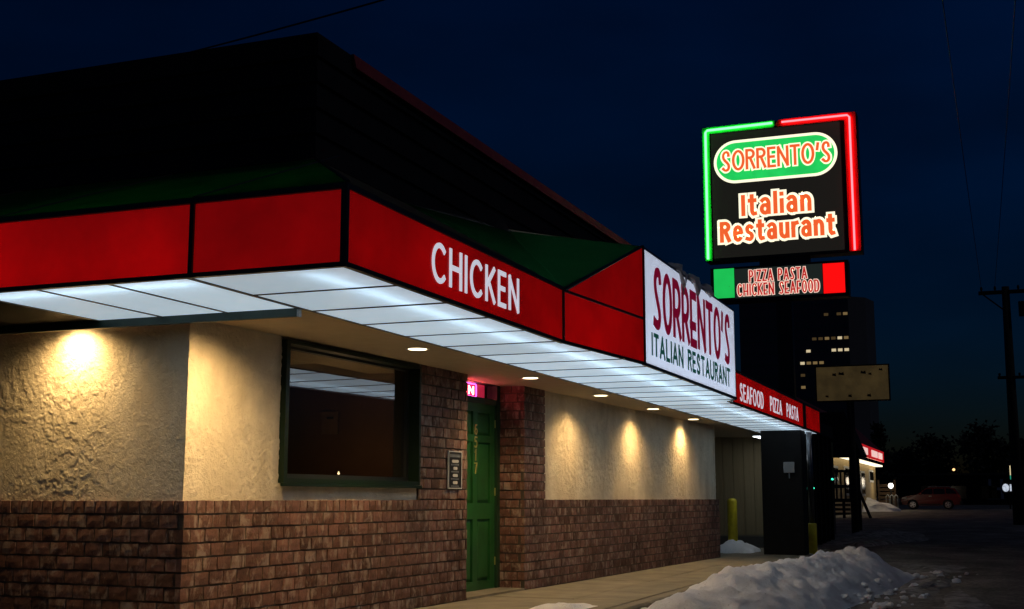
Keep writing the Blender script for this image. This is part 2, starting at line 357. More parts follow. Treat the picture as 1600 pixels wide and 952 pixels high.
# ================================================================== RESTAURANT
A = -.0465; CX, CY = 7.5, 5.40
T = Vector((math.cos(A), math.sin(A), 0)); N = Vector((-math.sin(A), math.cos(A), 0))   # along the long wall, inward
def Wp(u, v, z): p = Vector((CX, CY, 0)) + T * u + N * v; return Vector((p.x, p.y, z))
bld = empty('restaurant_building', (CX, CY, 0), 'cream stucco and brick restaurant with glowing red fascia canopy and dark roof', 'building')
def wbox(mb, u0, u1, v0, v1, z0, z1):
    return mb.hexa([Wp(u0, v0, z0), Wp(u1, v0, z0), Wp(u1, v1, z0), Wp(u0, v1, z0), Wp(u0, v0, z1), Wp(u1, v0, z1), Wp(u1, v1, z1), Wp(u0, v1, z1)])
ZB, ZS, ZT = 1.02, 2.30, 2.73
CH = .102
# --- brick wainscot: mortar body then bricks
mb = MB()
wbox(mb, .012, 4.60, .008, .30, -.1, ZB - .012); wbox(mb, 6.110, 14.92, .008, .36, -.1, ZB - .012)
wbox(mb, .008, .30, .30, 9.0, -.1, ZB - .012)
wbox(mb, 3.54, 4.588, .014, .30, ZB - .012, 2.345); wbox(mb, 6.112, 6.735, .014, .36, ZB - .012, 2.345)
wains = mb.build('brick_wainscot', M['mortar'], bld)
def brick_mesh(L, seed):
    rg = random.Random(seed); H, D = .088, .05; nx, nz = 3, 2; v = []; f = []
    for j in range(nz + 1):
        for i in range(nx + 1):
            e = (i in (0, nx)) or (j in (0, nz))
            v.append((-L / 2 + L * i / nx + rg.uniform(-.003, .003), (.003 if e else 0) + rg.uniform(-.0018, .0014), H * j / nz + rg.uniform(-.003, .003)))
    n = len(v); bk = [(-L / 2 - .002, D, 0), (L / 2 + .002, D, 0), (L / 2 + .002, D, H), (-L / 2 - .002, D, H)]; v += bk
    for j in range(nz):
        for i in range(nx): a = j * (nx + 1) + i; f.append((a, a + 1, a + nx + 2, a + nx + 1))
    bot = list(range(nx + 1)); top = [nz * (nx + 1) + i for i in range(nx + 1)]; lf = [j * (nx + 1) for j in range(nz + 1)]; rt_ = [j * (nx + 1) + nx for j in range(nz + 1)]
    f += [tuple(bot[::-1] + [n, n + 1]), tuple(top + [n + 2, n + 3]), tuple(lf + [n + 3, n]), tuple(rt_[::-1] + [n + 1, n + 2])]
    me = bpy.data.meshes.new('brick'); me.from_pydata(v, [], f); me.update(); me.materials.append(M['brick']); return me
SL = .166
stret = [brick_mesh(SL - .013, 100 + i) for i in range(10)]; head = [brick_mesh(.102 - .012, 200 + i) for i in range(6)]
bricks = []   # (score, mesh, loc, rotz, xscale)
camv = Vector((0, 0, CAM_Z))
def lay(org, d, nrm, u0, u1, c0, c1, rot, skip=None):
    for c in range(c0, c1):
        hd = (c == 9 and skip is None); pitch = .102 if hd else SL; zz = c * CH + .007
        x = u0 - (0 if c % 2 == 0 else pitch * .5) + (0 if hd else random.uniform(-.02, .02))
        while x < u1 - .02:
            a = max(x, u0); b_ = min(x + pitch, u1)
            if b_ - a > .035:
                p = org + d * ((a + b_) / 2) + nrm * random.uniform(-.002, .004); p = Vector((p.x, p.y, zz))
                me = random.choice(head if hd else stret); base = .102 if hd else SL
                dd = (p - camv); area = abs(dd.normalized().dot(nrm)) * (b_ - a) / dd.length_squared
                fw_ = Vector((math.cos(.3698), math.sin(.3698), 0)); q = dd.dot(fw_); lat = dd.x * math.sin(.3698) - dd.y * math.cos(.3698)
                vis = abs(1960 * lat / q) < 790 and (dd.z > -.50 * q * .17 / .35 * .36 - .0)
                bricks.append((area * (1 if vis else .02), me, p, rot, (b_ - a - .013) / (base - .013)))
            x += pitch
org = Vector((CX, CY, 0))
lay(org, T, -N, 0.0, 4.60, 0, 10, A); lay(org, T, -N, 6.10, 14.92, 0, 10, A)
lay(org, T, -N, 3.53, 4.60, 10, 23, A, 1); lay(org, T, -N, 6.10, 6.745, 10, 23, A, 1)
lay(org + N * .0, -N, -T, -3.2, -.045, 0, 10, A - math.pi / 2)                 # left wall
oo = org + T * 6.10
lay(oo, -N, -T, -.33, -.045, 0, 23, A - math.pi / 2, 1)                     # door reveal, right side
lay(org + T * 14.92, N, T, .045, .33, 0, 10, A + math.pi / 2)
bricks.sort(key=lambda q: -q[0])
for s, me, p, r, k in bricks[:300]: link('brick', me, None, wains, p, r, (k, 1, 1))
v = []; f = []; rn = []
for s, me, p, r, k in bricks[300:]:
    n = len(v); c_, s_ = math.cos(r), math.sin(r); q = random.random()
    for w_ in me.vertices: x, y, z = w_.co.x * k, w_.co.y, w_.co.z; v.append((p.x + c_ * x - s_ * y - CX, p.y + s_ * x + c_ * y - CY, p.z + z))
    for pl in me.polygons: f.append(tuple(i + n for i in pl.vertices)); rn.append(q)
me = bpy.data.meshes.new('far_bricks'); me.from_pydata(v, [], f); me.update()
at = me.attributes.new('rnd', 'FLOAT', 'FACE'); at.data.foreach_set('value', rn)
tag(link('far_bricks', me, M['brick'], wains, (CX, CY, 0)), kind='stuff')

# --- stucco: dense trowelled sheets (knock-down relief in the mesh)
def relief(p, amp):
    q = Vector(p)
    wv = noise.noise_vector(q * 3.0) * .09
    n1 = noise.fractal(q * 17 + wv * 10, 0.9, 2.1, 3); n2 = noise.noise(q * 1.6 + Vector((9, 3, 1)))
    ss = lambda a, b, x: (lambda t: t * t * (3 - 2 * t))(min(1, max(0, (x - a) / (b - a))))
    h = ss(-.02, .14, n1 + .18 * n2) * (.35 + .65 * ss(-.35, .3, n2))
    n3 = noise.fractal(q * 42 + wv * 20, .8, 2.0, 2)
    return amp * (h + .45 * ss(.0, .2, n3) * (.3 + h))
def stucco_sheet(name, fn, us, zs, amp, parent):
    # fn(u, z, h) -> world point; openings skipped by caller
    mbb = MB(); nu, nz = len(us), len(zs); vs = []
    for z in zs:
        for u in us:
            p = fn(u, z, 0); vs.append(fn(u, z, relief(p, amp)))
    mbb.add(vs, [(j * nu + i, j * nu + i + 1, (j + 1) * nu + i + 1, (j + 1) * nu + i) for j in range(nz - 1) for i in range(nu - 1)])
    return mbb.build(name, M['stucco'], parent, smooth=True)
def lin(a, b, step):
    n = max(2, int(round((b - a) / step)) + 1); return [a + (b - a) * i / (n - 1) for i in range(n)]
mb = MB()
wbox(mb, .05, 1.20, .06, .30, ZB, 2.42); wbox(mb, 1.20, 3.54, .06, .30, ZB, 1.15); wbox(mb, 1.20, 3.54, .06, .30, 2.31, 2.42); wbox(mb, 6.735, 14.80, .06, .30, ZB, 2.42)
wbox(mb, .05, .30, .30, 9.0, ZB, 2.42)
wall = mb.build('wall', M['stucco'], bld)
stucco_sheet('stucco', lambda u, z, h: Wp(.035 - h, u, z), lin(.035, 2.6, .008), lin(ZB - .01, 2.40, .008), .0028, wall)          # left wall
fr_ = lambda u, z, h: Wp(u, .035 - h, z)
stucco_sheet('stucco', fr_, lin(.033, 1.205, .0105), lin(ZB - .01, 2.40, .0105), .0065, wall)
stucco_sheet('stucco', fr_, lin(1.206, 3.538, .02), lin(ZB - .01, 1.152, .012), .005, wall)
stucco_sheet('stucco', fr_, lin(6.742, 14.80, .018), lin(ZB - .01, 2.40, .016), .0065, wall)
mb = MB(); wbox(mb, 14.72, 14.80, .03, .30, ZB, 2.40); mb.build('wall_end', M['stucco'], wall)
mb = MB(); wbox(mb, 3.534, 3.56, .0, .06, 1.15, 2.40); mb.build('stucco_edge', M['stucco'], wall)
# rest of the shell
mb = MB(); wbox(mb, .05, 14.8, 8.8, 9.0, -.1, 3.3); wbox(mb, 14.5, 14.8, .3, 8.8, -.1, 3.3); wbox(mb, .3, 14.5, .3, 8.8, 2.5, 2.6)
mb.build('rear_wall', M['stucco'], bld)
# --- soffit (stucco): rises slightly to the wall
def rect3(mb, a, b, c, d, th=.05): return mb.hexa([a, b, c, d] + [Vector(p) + Vector((0, 0, th)) for p in (a, b, c, d)])
mb = MB()
rect3(mb, Vector((7.27, 4.345, ZS + .003)), Vector((27.0, 4.345, ZS + .003)), Vector((27.0, 6.3, 2.36)), Vector((7.27, 6.3, 2.36)))
rect3(mb, Vector((7.27, 6.3, 2.36)), Vector((7.7, 6.3, 2.36)), Vector((7.7, 9.2, 2.36)), Vector((7.27, 9.2, 2.36)))
mb.build('soffit', M['soffit'], bld)
# --- window
win = MB()
u0, u1, z0, z1, dp = 1.21, 3.53, 1.155, 2.307, .16
wbox(win, u0, u0 + .05, -.015, dp, z0, z1); wbox(win, u1 - .035, u1, -.015, dp, z0, z1)
wbox(win, u0 + .05, u1 - .035, -.013, dp, z1 - .028, z1); wbox(win, u0 + .05, u1 - .035, -.013, dp - .02, z0, z0 + .035)
win = win.build('window', M['frame'], bld)
mb = MB(); wbox(mb, u0 + .05, u0 + .085, dp - .06, dp - .005, z0 + .035, z1 - .028); wbox(mb, u1 - .085, u1 - .035, dp - .06, dp - .005, z0 + .035, z1 - .028)
wbox(mb, u0 + .085, u1 - .085, dp - .06, dp - .005, z1 - .05, z1 - .028); wbox(mb, u0 + .085, u1 - .085, dp - .06, dp - .005, z0 + .035, z0 + .075)
mb.build('sash', M['trim'], win)
mb = MB(); wbox(mb, u0 + .08, u1 - .08, dp - .035, dp - .029, z0 + .07, z1 - .046); mb.build('pane', M['glass'], win)
mb = MB(); wbox(mb, u0 - .02, u1 + .01, -.028, -.001, z0 - .028, z0 - .002); mb.build('sill', M['frame'], win)
# dim dining room behind it
room = surf('brown_wallpaper', (.13, .06, .03), (.10, .045, .02), .8, scale=4)
mb = MB(); wbox(mb, .6, 4.5, 2.4, 2.5, 0, 2.5); wbox(mb, 4.4, 4.5, .35, 2.4, 0, 2.5); wbox(mb, .5, .6, .35, 2.5, 0, 2.5); mb.build('interior_wall', room, bld)
mb = MB(); wbox(mb, .3, 4.5, .31, 2.4, 0, .05); mb.build('interior_floor', surf('carpet', (.06, .03, .02)), bld)
# --- door recess
DV = .34   # depth of the door plane
mb = MB(); wbox(mb, 4.60, 4.95, DV - .02, DV + .1, 0, 2.37); wbox(mb, 6.02, 6.10, DV - .03, DV + .1, 0, 2.37); wbox(mb, 4.95, 6.02, DV - .02, DV + .08, 2.10, 2.165); wbox(mb, 4.95, 6.02, DV - .02, DV + .08, 2.33, 2.37)
jamb = mb.build('door_frame', M['doordark'], bld)
mb = MB(); wbox(mb, 4.95, 6.02, DV + .035, DV + .04, 2.165, 2.33); mb.build('transom_pane', M['thinglass'], jamb)
mb = MB(); wbox(mb, 4.60, 6.10, .0, DV + .1, -.05, .022); mb.build('door_step', M['conc'], jamb)
mb = MB(); wbox(mb, 4.6, 6.1, 1.4, 1.5, 0, 2.5); mb.build('vestibule_wall', surf('vestibule_red', (.30, .05, .05)), bld)
d0, d1 = 4.98, 6.015
def dbox(mb, a, b, z0, z1, v0, v1): return wbox(mb, a, b, v0, v1, z0, z1)
door = MB()
rails = [(.02, .12), (.80, .98), (1.66, 1.74), (2.0, 2.098)]; pans = [(.12, .80), (.98, 1.66), (1.74, 2.0)]
st_ = [(d0, d0 + .12), ((d0 + d1) / 2 - .06, (d0 + d1) / 2 + .06), (d1 - .12, d1)]
for a, b_ in st_: wbox(door, a, b_, DV, DV + .045, .02, 2.098)
for (a, b_) in rails:
    for (p, q) in ((st_[0][1], st_[1][0]), (st_[1][1], st_[2][0])): wbox(door, p, q, DV, DV + .045, a, b_)
door = door.build('door', M['door'], bld)
for (a, b_) in pans:
    for (p, q) in ((st_[0][1], st_[1][0]), (st_[1][1], st_[2][0])):
        mb = MB(); e = .035
        o8 = [Wp(p, DV + .032, a), Wp(q, DV + .032, a), Wp(q, DV + .032, b_), Wp(p, DV + .032, b_)]
        i8 = [Wp(p + e, DV + .012, a + e), Wp(q - e, DV + .012, a + e), Wp(q - e, DV + .012, b_ - e), Wp(p + e, DV + .012, b_ - e)]
        mb.add(o8 + i8, [(4, 5, 6, 7)] + [(i, (i + 1) % 4, 4 + (i + 1) % 4, 4 + i) for i in range(4)]); mb.build('door_panel', M['door'], door)
mb = MB(); c = Wp(d0 + .07, DV - .04, .98); mb.tube([Wp(d0 + .07, DV, .98), Wp(d0 + .07, DV - .03, .98), Wp(d0 + .07, DV - .035, .98), Wp(d0 + .07, DV - .065, .98), Wp(d0 + .07, DV - .075, .98)], [.012, .012, .028, .03, .012], 12); mb.build('door_knob', M['brass'], door, True)
for z_ in (.28, 1.06, 1.84):
    mb = MB(); wbox(mb, d1 - .004, d1 + .012, DV - .012, DV + .004, z_, z_ + .09); mb.build('hinge', M['brass'], door)
# house number running down the middle stile
def digit(name, strokes, zc, par):
    fr = (Wp((d0 + d1) / 2, DV - .001, 0), T, Vector((0, 0, 1)), -N); mb = MB()
    for i, (pts, cl) in enumerate(strokes): ribbon(mb, [(-.032 + .064 * a, zc - .055 + .11 * b) for a, b in pts], cl, .0085, .001, fr, .008 + i * .0007)
    mb.build(name, M['brass'], par)
digit('house_number', [(cat([(.85, .95), (.45, .9), (.12, .6), (.05, .3)]), False), (arc(.5, .28, .45, .28, 0, 360, 16)[:-1], True)], 1.80, door)
digit('house_number', [(cat([(.9, 1), (.15, 1), (.1, .6), (.5, .66), (.9, .45), (.85, .15), (.5, 0), (.05, .08)]), False)], 1.655, door)
digit('house_number', [([(.25, .8), (.5, 1), (.5, 0)], False)], 1.51, door)
digit('house_number', [([(.05, 1), (.95, 1), (.4, 0)], False)], 1.365, door)

# --- roof: dark parapet, skirt awnings
PX, PY = 7.70, 4.53; PZ0, PZ1 = 3.45, 4.44; XE = 17.4
mb = MB(); mb.box((PX, PY, PZ0 - .5), (XE, PY + .2, PZ1)); mb.box((PX, PY + .2, PZ0 - .5), (PX + .2, 15.0, PZ1)); mb.box((XE - .2, PY + .2, 2.4), (XE, 15, PZ1)); mb.box((PX + .2, PY + .2, PZ1 - .3), (XE - .2, 15, PZ1 - .2)); mb.box((PX + .2, 14.8, 2.4), (XE - .2, 15, PZ1 - .31))
roof = mb.build('roof', M['roof'], bld)
# horizontal metal courses on the parapet
for k in range(5):
    z = PZ0 + .02 + k * .195
    MB().hexa([(PX - .03, PY - .03, z), (XE + .005, PY - .03, z), (XE + .005, PY - .001, z), (PX - .03, PY - .001, z), (PX - .008, PY - .008, z + .185), (XE + .005, PY - .008, z + .185), (XE + .005, PY - .001, z + .185), (PX - .008, PY - .001, z + .185)]).build('cladding_board', M['roof'], roof)
    MB().hexa([(PX - .03, PY - .001, z), (PX - .001, PY - .001, z), (PX - .001, 14.9, z), (PX - .03, 14.9, z), (PX - .008, PY - .001, z + .185), (PX - .001, PY - .001, z + .185), (PX - .001, 14.9, z + .185), (PX - .008, 14.9, z + .185)]).build('cladding_board', M['roof'], roof)
mb = MB(); mb.prism([(8.2, PY - .034, PZ1 - .002), (8.2, PY - .062, PZ1 - .12), (8.2, PY - .036, PZ1 - .12), (8.2, PY - .012, PZ1 - .02), (8.2, PY - .012, PZ1 - .002)], (XE - 8.2 + .03, 0, 0)); mb.build('ridge_neon_spill', M['redspill'], roof)  # strip whose red colour stands for neon light along the ridge
FX, FY = 5.95, 3.28
SK = 2.755
mb = MB(); th = .012
def sheet(mb, p, n=(0, 0, .012)): return mb.prism([Vector(q) for q in p], n)
sheet(mb, [(FX, FY, SK), (PX - .035, PY - .03, PZ0), (PX - .035, 10.5, PZ0), (FX, 10.5, SK)]); mb.build('green_awning', M['greenawn'], roof)
for yy in (4.30, 5.74, 7.2, 8.6):
    MB().tube([(FX + .01, yy, SK + .012), (PX - .04, yy, PZ0 + .008)], .011, 6).build('awning_rib', M['trim'], roof)
MB().tube([(FX, FY, SK + .012), (PX - .04, PY - .035, PZ0 + .008)], .012, 6).build('hip_rib', M['trim'], roof)
mb = MB(); sheet(mb, [(FX + .003, FY, SK), (9.0, FY, SK), (9.0, PY - .032, PZ0), (PX - .032, PY - .032, PZ0)]); mb.build('brown_awning', M['brownskirt'], roof)
# green awning that rises to the top of the sign bay
SX0, SX1, SY, SZ = 11.5, 15.95, 3.10, 3.43
mb = MB()
mb.add([(9.0, FY, SK), (9.65, FY, SK), (SX0, SY, SZ + .01), (SX0, PY - .03, 3.7), (9.0, PY - .03, PZ0)], [(0, 1, 4), (1, 2, 3), (1, 3, 4)])
mb.build('bay_awning', M['bayawn'], roof)
mb = MB(); sheet(mb, [(SX0 + .003, SY + .1, SZ + .003), (SX1, SY + .1, SZ + .003), (SX1, PY - .03, 3.72), (SX0 + .003, PY - .03, 3.72)]); mb.build('bay_top', M['brownskirt'], roof)
mb = MB(); sheet(mb, [(16.4, FY, SK), (25.4, FY, SK), (25.4, PY - .03, 3.10), (16.4, PY - .03, 3.10)]); mb.build('brown_awning', M['brownskirt'], roof)
mb = MB(); mb.add([(SX1, SY + .1, SZ), (16.4, FY, SK), (16.4, PY, 3.1), (SX1, PY, 3.7)], [(0, 1, 2, 3)]); mb.build('bay_awning', M['brownskirt'], roof)
mb = MB(); mb.box((17.4, PY - .03, 2.4), (25.4, PY + .1, 3.10)); mb.box((25.3, FY + .02, 2.42), (25.39, PY - .03, 2.72)); mb.build('rear_upstand', M['roof'], roof)

# --- canopy: metal frame with lit panels
mb = MB(); e = .016
def bar(mb, a, b): mb.box(tuple(min(a[i], b[i]) for i in range(3)), tuple(max(a[i], b[i]) for i in range(3)))
# long side, up to the sign bay
for (xa, xb) in ((FX - .02, 9.65), (16.4, 25.4)):
    bar(mb, (xa, FY - .006, ZT - .004), (xb, FY + .03, ZT + .028)); bar(mb, (xa, FY - .006, ZS - .012), (xb, FY + .03, ZS + .014))
for xx in (FX - .012, 9.63, 23.12, 25.375): bar(mb, (xx - .016, FY - .009, ZS - .005), (xx + .016, FY + .028, ZT + .005))
bar(mb, (23.1, FY - .02, ZS - .02), (23.34, FY + .028, ZT + .01))
# short side
bar(mb, (FX - .02, FY + .03, ZT - .004), (FX + .02, 10.5, ZT + .028)); bar(mb, (FX - .02, FY + .03, ZS - .012), (FX + .02, 10.5, ZS + .014))
for yy in (4.30, 6.2, 7.7, 9.2): bar(mb, (FX - .012, yy - .014, ZS - .004), (FX + .02, yy + .014, ZT + .004))
# bay edges
def beam(mb, a, b, r=.014): mb.tube([a, b], r, 4)
beam(mb, (9.65, FY, ZS), (SX0, SY, ZS), .018); beam(mb, (9.65, FY, ZT), (SX0, SY, ZT + .0)); beam(mb, (9.65, FY, ZT + .012), (SX0, SY, SZ + .012)); beam(mb, (SX0 - .01, SY, ZS), (SX0 - .01, SY, SZ + .01), .02)
beam(mb, (SX1, SY, ZS - .002), (16.4, FY, ZS - .002), .018)
can = mb.build('canopy', M['trim'], bld)
PLY = .008
def yzpanel(x0, x1, y, z0, z1): return MB().box((x0, y, z0), (x1, y + PLY, z1))
yzpanel(FX + .005, 9.61, FY + .004, ZS + .015, ZT - .005).build('red_panel', M['redpanel'], can)
yzpanel(16.42, 23.1, FY + .004, ZS + .015, ZT - .005).build('red_panel', M['redpanel'], can)
yzpanel(23.345, 25.355, FY + .004, ZS + .015, ZT - .005).build('red_panel', M['redpanel'], can)
for (ya, yb) in ((FY + .034, 4.284), (4.316, 6.184), (6.216, 7.684)):
    MB().box((FX + .002, ya, ZS + .015), (FX + .002 + PLY, yb, ZT - .005)).build('red_panel', M['redpanel'], can)
bd = Vector((SX0 - 9.65, SY - FY, 0)).normalized(); bn = Vector((-bd.y, bd.x, 0)) * PLY
P = lambda s, z: Vector((9.65 + (SX0 - 9.65) * s, FY + (SY - FY) * s, z))
MB().prism([P(.012, ZS + .015), P(.988, ZS + .015), P(.988, ZT - .012), P(.012, ZT - .012)], bn).build('red_panel', M['redpanel'], can)
MB().prism([P(.05, ZT + .014), P(.988, ZT + .014), P(.988, SZ - .012)], bn).build('red_panel', M['redpanel'], can)
# soffit diffusers
xsm = [FX + .02] + [6.66 + .727 * i for i in range(26)]; xsm = [x for x in xsm if x < 24.9] + [25.35]
YI = 4.335
def yout(x):
    if x <= 9.65: return FY + .03
    if x <= SX0: return FY + .03 + (SY - FY) * (x - 9.65) / (SX0 - 9.65)
    if x <= SX1: return SY + .03
    if x <= 16.4: return SY + .03 + (FY - SY) * (x - SX1) / (16.4 - SX1)
    return FY + .03
for i in range(len(xsm) - 1):
    a, b_ = xsm[i] + .009, xsm[i + 1] - .009; sag = random.uniform(-.002, .002)
    MB().prism([(a, yout(a), ZS + sag), (b_, yout(b_), ZS + sag), (b_, YI - .008, ZS), (a, YI - .008, ZS)], (0, 0, .006)).build('diffuser_panel', M['diffuser'], can)
    if i: MB().box((xsm[i] - .009, yout(xsm[i]), ZS - .006), (xsm[i] + .009, YI - .008, ZS + .01)).build('cross_bar', M['mullion'], can)
MB().box((FX + .02, YI - .008, ZS - .008), (7.24, YI + .018, ZS + .012)).build('cross_bar', M['mullion'], can)
MB().box((7.24, YI - .008, ZS - .006), (25.35, YI + .008, ZS + .012)).build('edge_bar', M['mullion'], can)
ysl = [4.362, 4.916, 5.459, 6.004]
for i in range(3):
    MB().box((FX + .022, ysl[i] + .009, ZS), (7.235, ysl[i + 1] - .009, ZS + .006)).build('diffuser_panel', M['diffuser'], can)
    MB().box((FX + .022, ysl[i + 1] - .009, ZS - .006), (7.235, ysl[i + 1] + .009, ZS + .01)).build('cross_bar', M['mullion'], can)
for i in range(6): MB().box((FX + .022, 6.02 + i * .72, ZS), (7.235, 6.72 + i * .72, ZS + .006)).build('unlit_panel', M['unlit'], can)
# board that hangs at the inner edge on the short side
MB().box((7.238, 4.36, 2.243), (7.268, 10.4, 2.318)).build('edge_board', M['greentrim'], can)
MB().box((7.236, 4.345, 2.24), (7.272, 4.361, 2.32)).build('board_end', M['greybox'], can)
# inside of the cabinet: back sheets and tubes
mb = MB(); mb.box((7.29, YI + .012, ZS + .06), (25.3, YI + .03, 3.2)); mb.box((7.29, 4.42, ZS + .06), (7.31, 10.4, 3.3)); mb.box((FX + .05, 6.03, ZS + .02), (7.28, 6.05, 2.72)); mb.build('cabinet_back', M['cabinet'], can)
for (a, b_) in ((6.1, 9.6), (9.7, 13.0), (13.05, 16.3), (16.4, 20.5), (20.6, 25.2)):
    yy = 3.60 if not (9.65 < (a + b_) / 2 < 16.35) else 3.50
    MB().tube([(a, yy, 2.39), (b_, yy, 2.39)], .016, 8).build('lamp_tube', M['tube'], can)
MB().tube([(6.17, 4.42, 2.40), (6.17, 5.98, 2.40)], .02, 8).build('lamp_tube', M['tube'], can)
# fascia words
fl = (Vector((0, FY, 0)), Vector((1, 0, 0)), Vector((0, 0, 1)), Vector((0, -1, 0)))
M['whitelet'] = emit('white_lettering', (.80, .82, .95), .64, (.8, .8, .85))
lettering('fascia_lettering', 'CHICKEN', fl, 7.06, 8.60, 2.39, 2.655, .0168, M['whitelet'], can, base=-.002, depth=.006, gap=.27)
lettering('fascia_lettering', 'SEAFOOD', fl, 17.15, 18.98, 2.36, 2.61, .0145, M['whitelet'], can, base=-.002, depth=.006, gap=.26)
lettering('fascia_lettering', 'PIZZA', fl, 19.60, 20.70, 2.375, 2.61, .0145, M['whitelet'], can, base=-.002, depth=.006, gap=.26)
lettering('fascia_lettering', 'PASTA', fl, 21.22, 22.50, 2.38, 2.615, .0145, M['whitelet'], can, base=-.002, depth=.006, gap=.26)

# --- white box sign over the bay
sg = empty('box_sign', (SX0, SY, ZS), 'white backlit box sign reading SORRENTO\'S ITALIAN RESTAURANT above the canopy', 'sign')
mb = MB(); mb.box((SX0, SY - .004, SZ - .012), (SX1, SY + .12, SZ + .012)); mb.box((SX0, SY - .004, ZS - .014), (SX1, SY + .028, ZS + .014)); mb.box((SX0 - .002, SY - .004, ZS + .014), (SX0 + .025, SY + .1, SZ - .012)); mb.box((SX1 - .025, SY - .004, ZS + .014), (SX1, SY + .12, SZ - .012))
mb.build('sign_frame', M['steel'], sg)
MB().box((SX0 + .025, SY, ZS + .014), (SX1 - .025, SY + .008, SZ - .012)).build('sign_face', M['whiteface'], sg)
fs_ = (Vector((0, SY, 0)), Vector((1, 0, 0)), Vector((0, 0, 1)), Vector((0, -1, 0)))
M['maroon'] = emit('maroon_vinyl', (.22, .001, .022), .55, (.10, .002, .015)); M['dkgreen'] = emit('green_vinyl', (.006, .075, .055), .5, (.01, .06, .045))
lettering('name_lettering', "SORRENTO'S", fs_, 11.82, 15.64, 2.685, 3.325, .05, M['maroon'], sg, deco=True, base=.001, depth=.003, gap=.17)
lettering('cuisine_lettering', 'ITALIAN RESTAURANT', fs_, 11.76, 15.58, 2.405, 2.64, .021, M['dkgreen'], sg, base=.001, depth=.003, gap=.2)
# clumps of old snow on the sign
rg = random.Random(5)
for i, (xc, ln, dr) in enumerate(((13.05, .34, .26), (13.75, .36, .20), (14.45, .34, .05))):
    mb = MB(); nU, nV = 16, 12; vs = []
    for a in range(nU):
        for b_ in range(nV):
            th_ = 2 * math.pi * a / nU; ph = math.pi * (b_ + .5) / nV
            p = Vector((math.sin(ph) * math.cos(th_) * ln, math.sin(ph) * math.sin(th_) * .11, math.cos(ph) * .055))
            n_ = noise.noise(p * 9 + Vector((i * 5, 0, 0))); p *= 1 + .5 * n_
            if p.y < -.02 and p.z < .03: p.z -= dr * max(0, 1 - abs(p.x - .08) / (.17)) * (.6 + .8 * abs(n_)) ; p.y *= .75
            vs.append(Vector((xc, SY + .045, SZ + .035)) + p)
    mb.add(vs, [(a * nV + b_, ((a + 1) % nU) * nV + b_, ((a + 1) % nU) * nV + b_ + 1, a * nV + b_ + 1) for a in range(nU) for b_ in range(nV - 1)])
    mb.add([vs[a * nV] for a in range(nU)], [tuple(range(nU))]); mb.add([vs[a * nV + nV - 1] for a in range(nU)], [tuple(range(nU - 1, -1, -1))])
    o = mb.build('snow_clump', M['ice'], None, True)
    tag(o, ['old snow clump drooping over the white sign above the letter R', 'middle snow clump on the top edge of the white sign', 'small snow clump on the white sign nearest the pylon sign'][i], 'snow', 'snow clumps on the white sign')

# ================================================================== RECESSED LIGHTS
M['lampdisc'] = emit('lamp_disc', (1, .80, .48), 5.0)
def recessed(x, y, label, power=120.0, size=146, z=None, tilt=(0, 0)):
    zc = z if z is not None else ZS + .003 + (y - 4.345) * .0292
    o = empty('recessed_light', (x, y, zc), label, 'ceiling light', 'recessed lights in the soffit')
    MB().lathe((x, y, zc), [(.085, -.006), (.105, -.006), (.105, .004), (.085, .004)], 24).build('trim_ring', M['white'], o, True)
    MB().lathe((x, y, zc), [(.082, -.008), (.082, -.002)], 24).build('lens', M['lampdisc'], o)
    l = bpy.data.lights.new('bulb', 'SPOT'); l.energy = power; l.color = (1, .64, .26); l.spot_size = R(size); l.spot_blend = 1.0; l.shadow_soft_size = .045
    lo = bpy.data.objects.new('bulb', l); col.objects.link(lo); lo.parent = o; lo.location = (0, 0, -.03); lo.rotation_euler = (tilt[0], tilt[1], 0)
recessed(7.56, 4.80, 'recessed light just inside the canopy corner beside the stucco corner', power=150, tilt=(R(14), 0))
recessed(9.71, 4.64, 'recessed light in the soffit outside the dark window')
recessed(12.53, 4.645, 'recessed light in the soffit beside the green door')
recessed(15.0, 4.62, 'recessed light above the far stucco wall, nearest the brick pier', 95)
recessed(17.56, 4.62, 'middle recessed light above the far stucco wall', 95)
recessed(20.11, 4.62, 'farthest recessed light above the far stucco wall', 95)
recessed(7.41, 6.46, 'recessed light washing the short stucco wall behind the dark board', 92, 154, 2.358, tilt=(0, R(-6)))

# ================================================================== SIGNS AT THE DOOR
hs = MB(); wbox(hs, 4.135, 4.425, -.014, -.006, 1.135, 1.50); hs = hs.build('hours_sign', surf('sign_black', (.015, .015, .015), rough=.4))
tag(hs, 'small black opening hours sign with white frame on the brick pier', 'sign')
M['signwhite'] = surf('sign_white', (.7, .7, .68), rough=.5)
mb = MB(); wbox(mb, 4.130, 4.430, -.018, -.004, 1.127, 1.137); wbox(mb, 4.130, 4.430, -.018, -.004, 1.498, 1.508); wbox(mb, 4.126, 4.137, -.018, -.004, 1.137, 1.498); wbox(mb, 4.423, 4.434, -.018, -.004, 1.137, 1.498); mb.build('sign_border', M['signwhite'], hs)
for i, wd in enumerate((.15, .09, .11, .10)):
    zc = 1.405 - i * .072; mb = MB()
    mb.prism([Wp(4.28 + a * wd / 2, -.0145, zc + b * .015) for a, b in ((-.8, -1), (.8, -1), (1, -.4), (1, .4), (.8, 1), (-.8, 1), (-1, .4), (-1, -.4))], -N * .003); mb.build('day_pill', M['signwhite'], hs)
    mb = MB()
    for k in range(7): wbox(mb, 4.19 + k * .026, 4.205 + k * .026, -.016, -.0141, zc - .042, zc - .028)
    mb.build('hours_line', M['greybox'], hs)
mb = MB()
for k in range(8): wbox(mb, 4.165 + k * .03, 4.185 + k * .03, -.016, -.0141, 1.445, 1.475)
mb.build('heading_line', M['greybox'], hs)
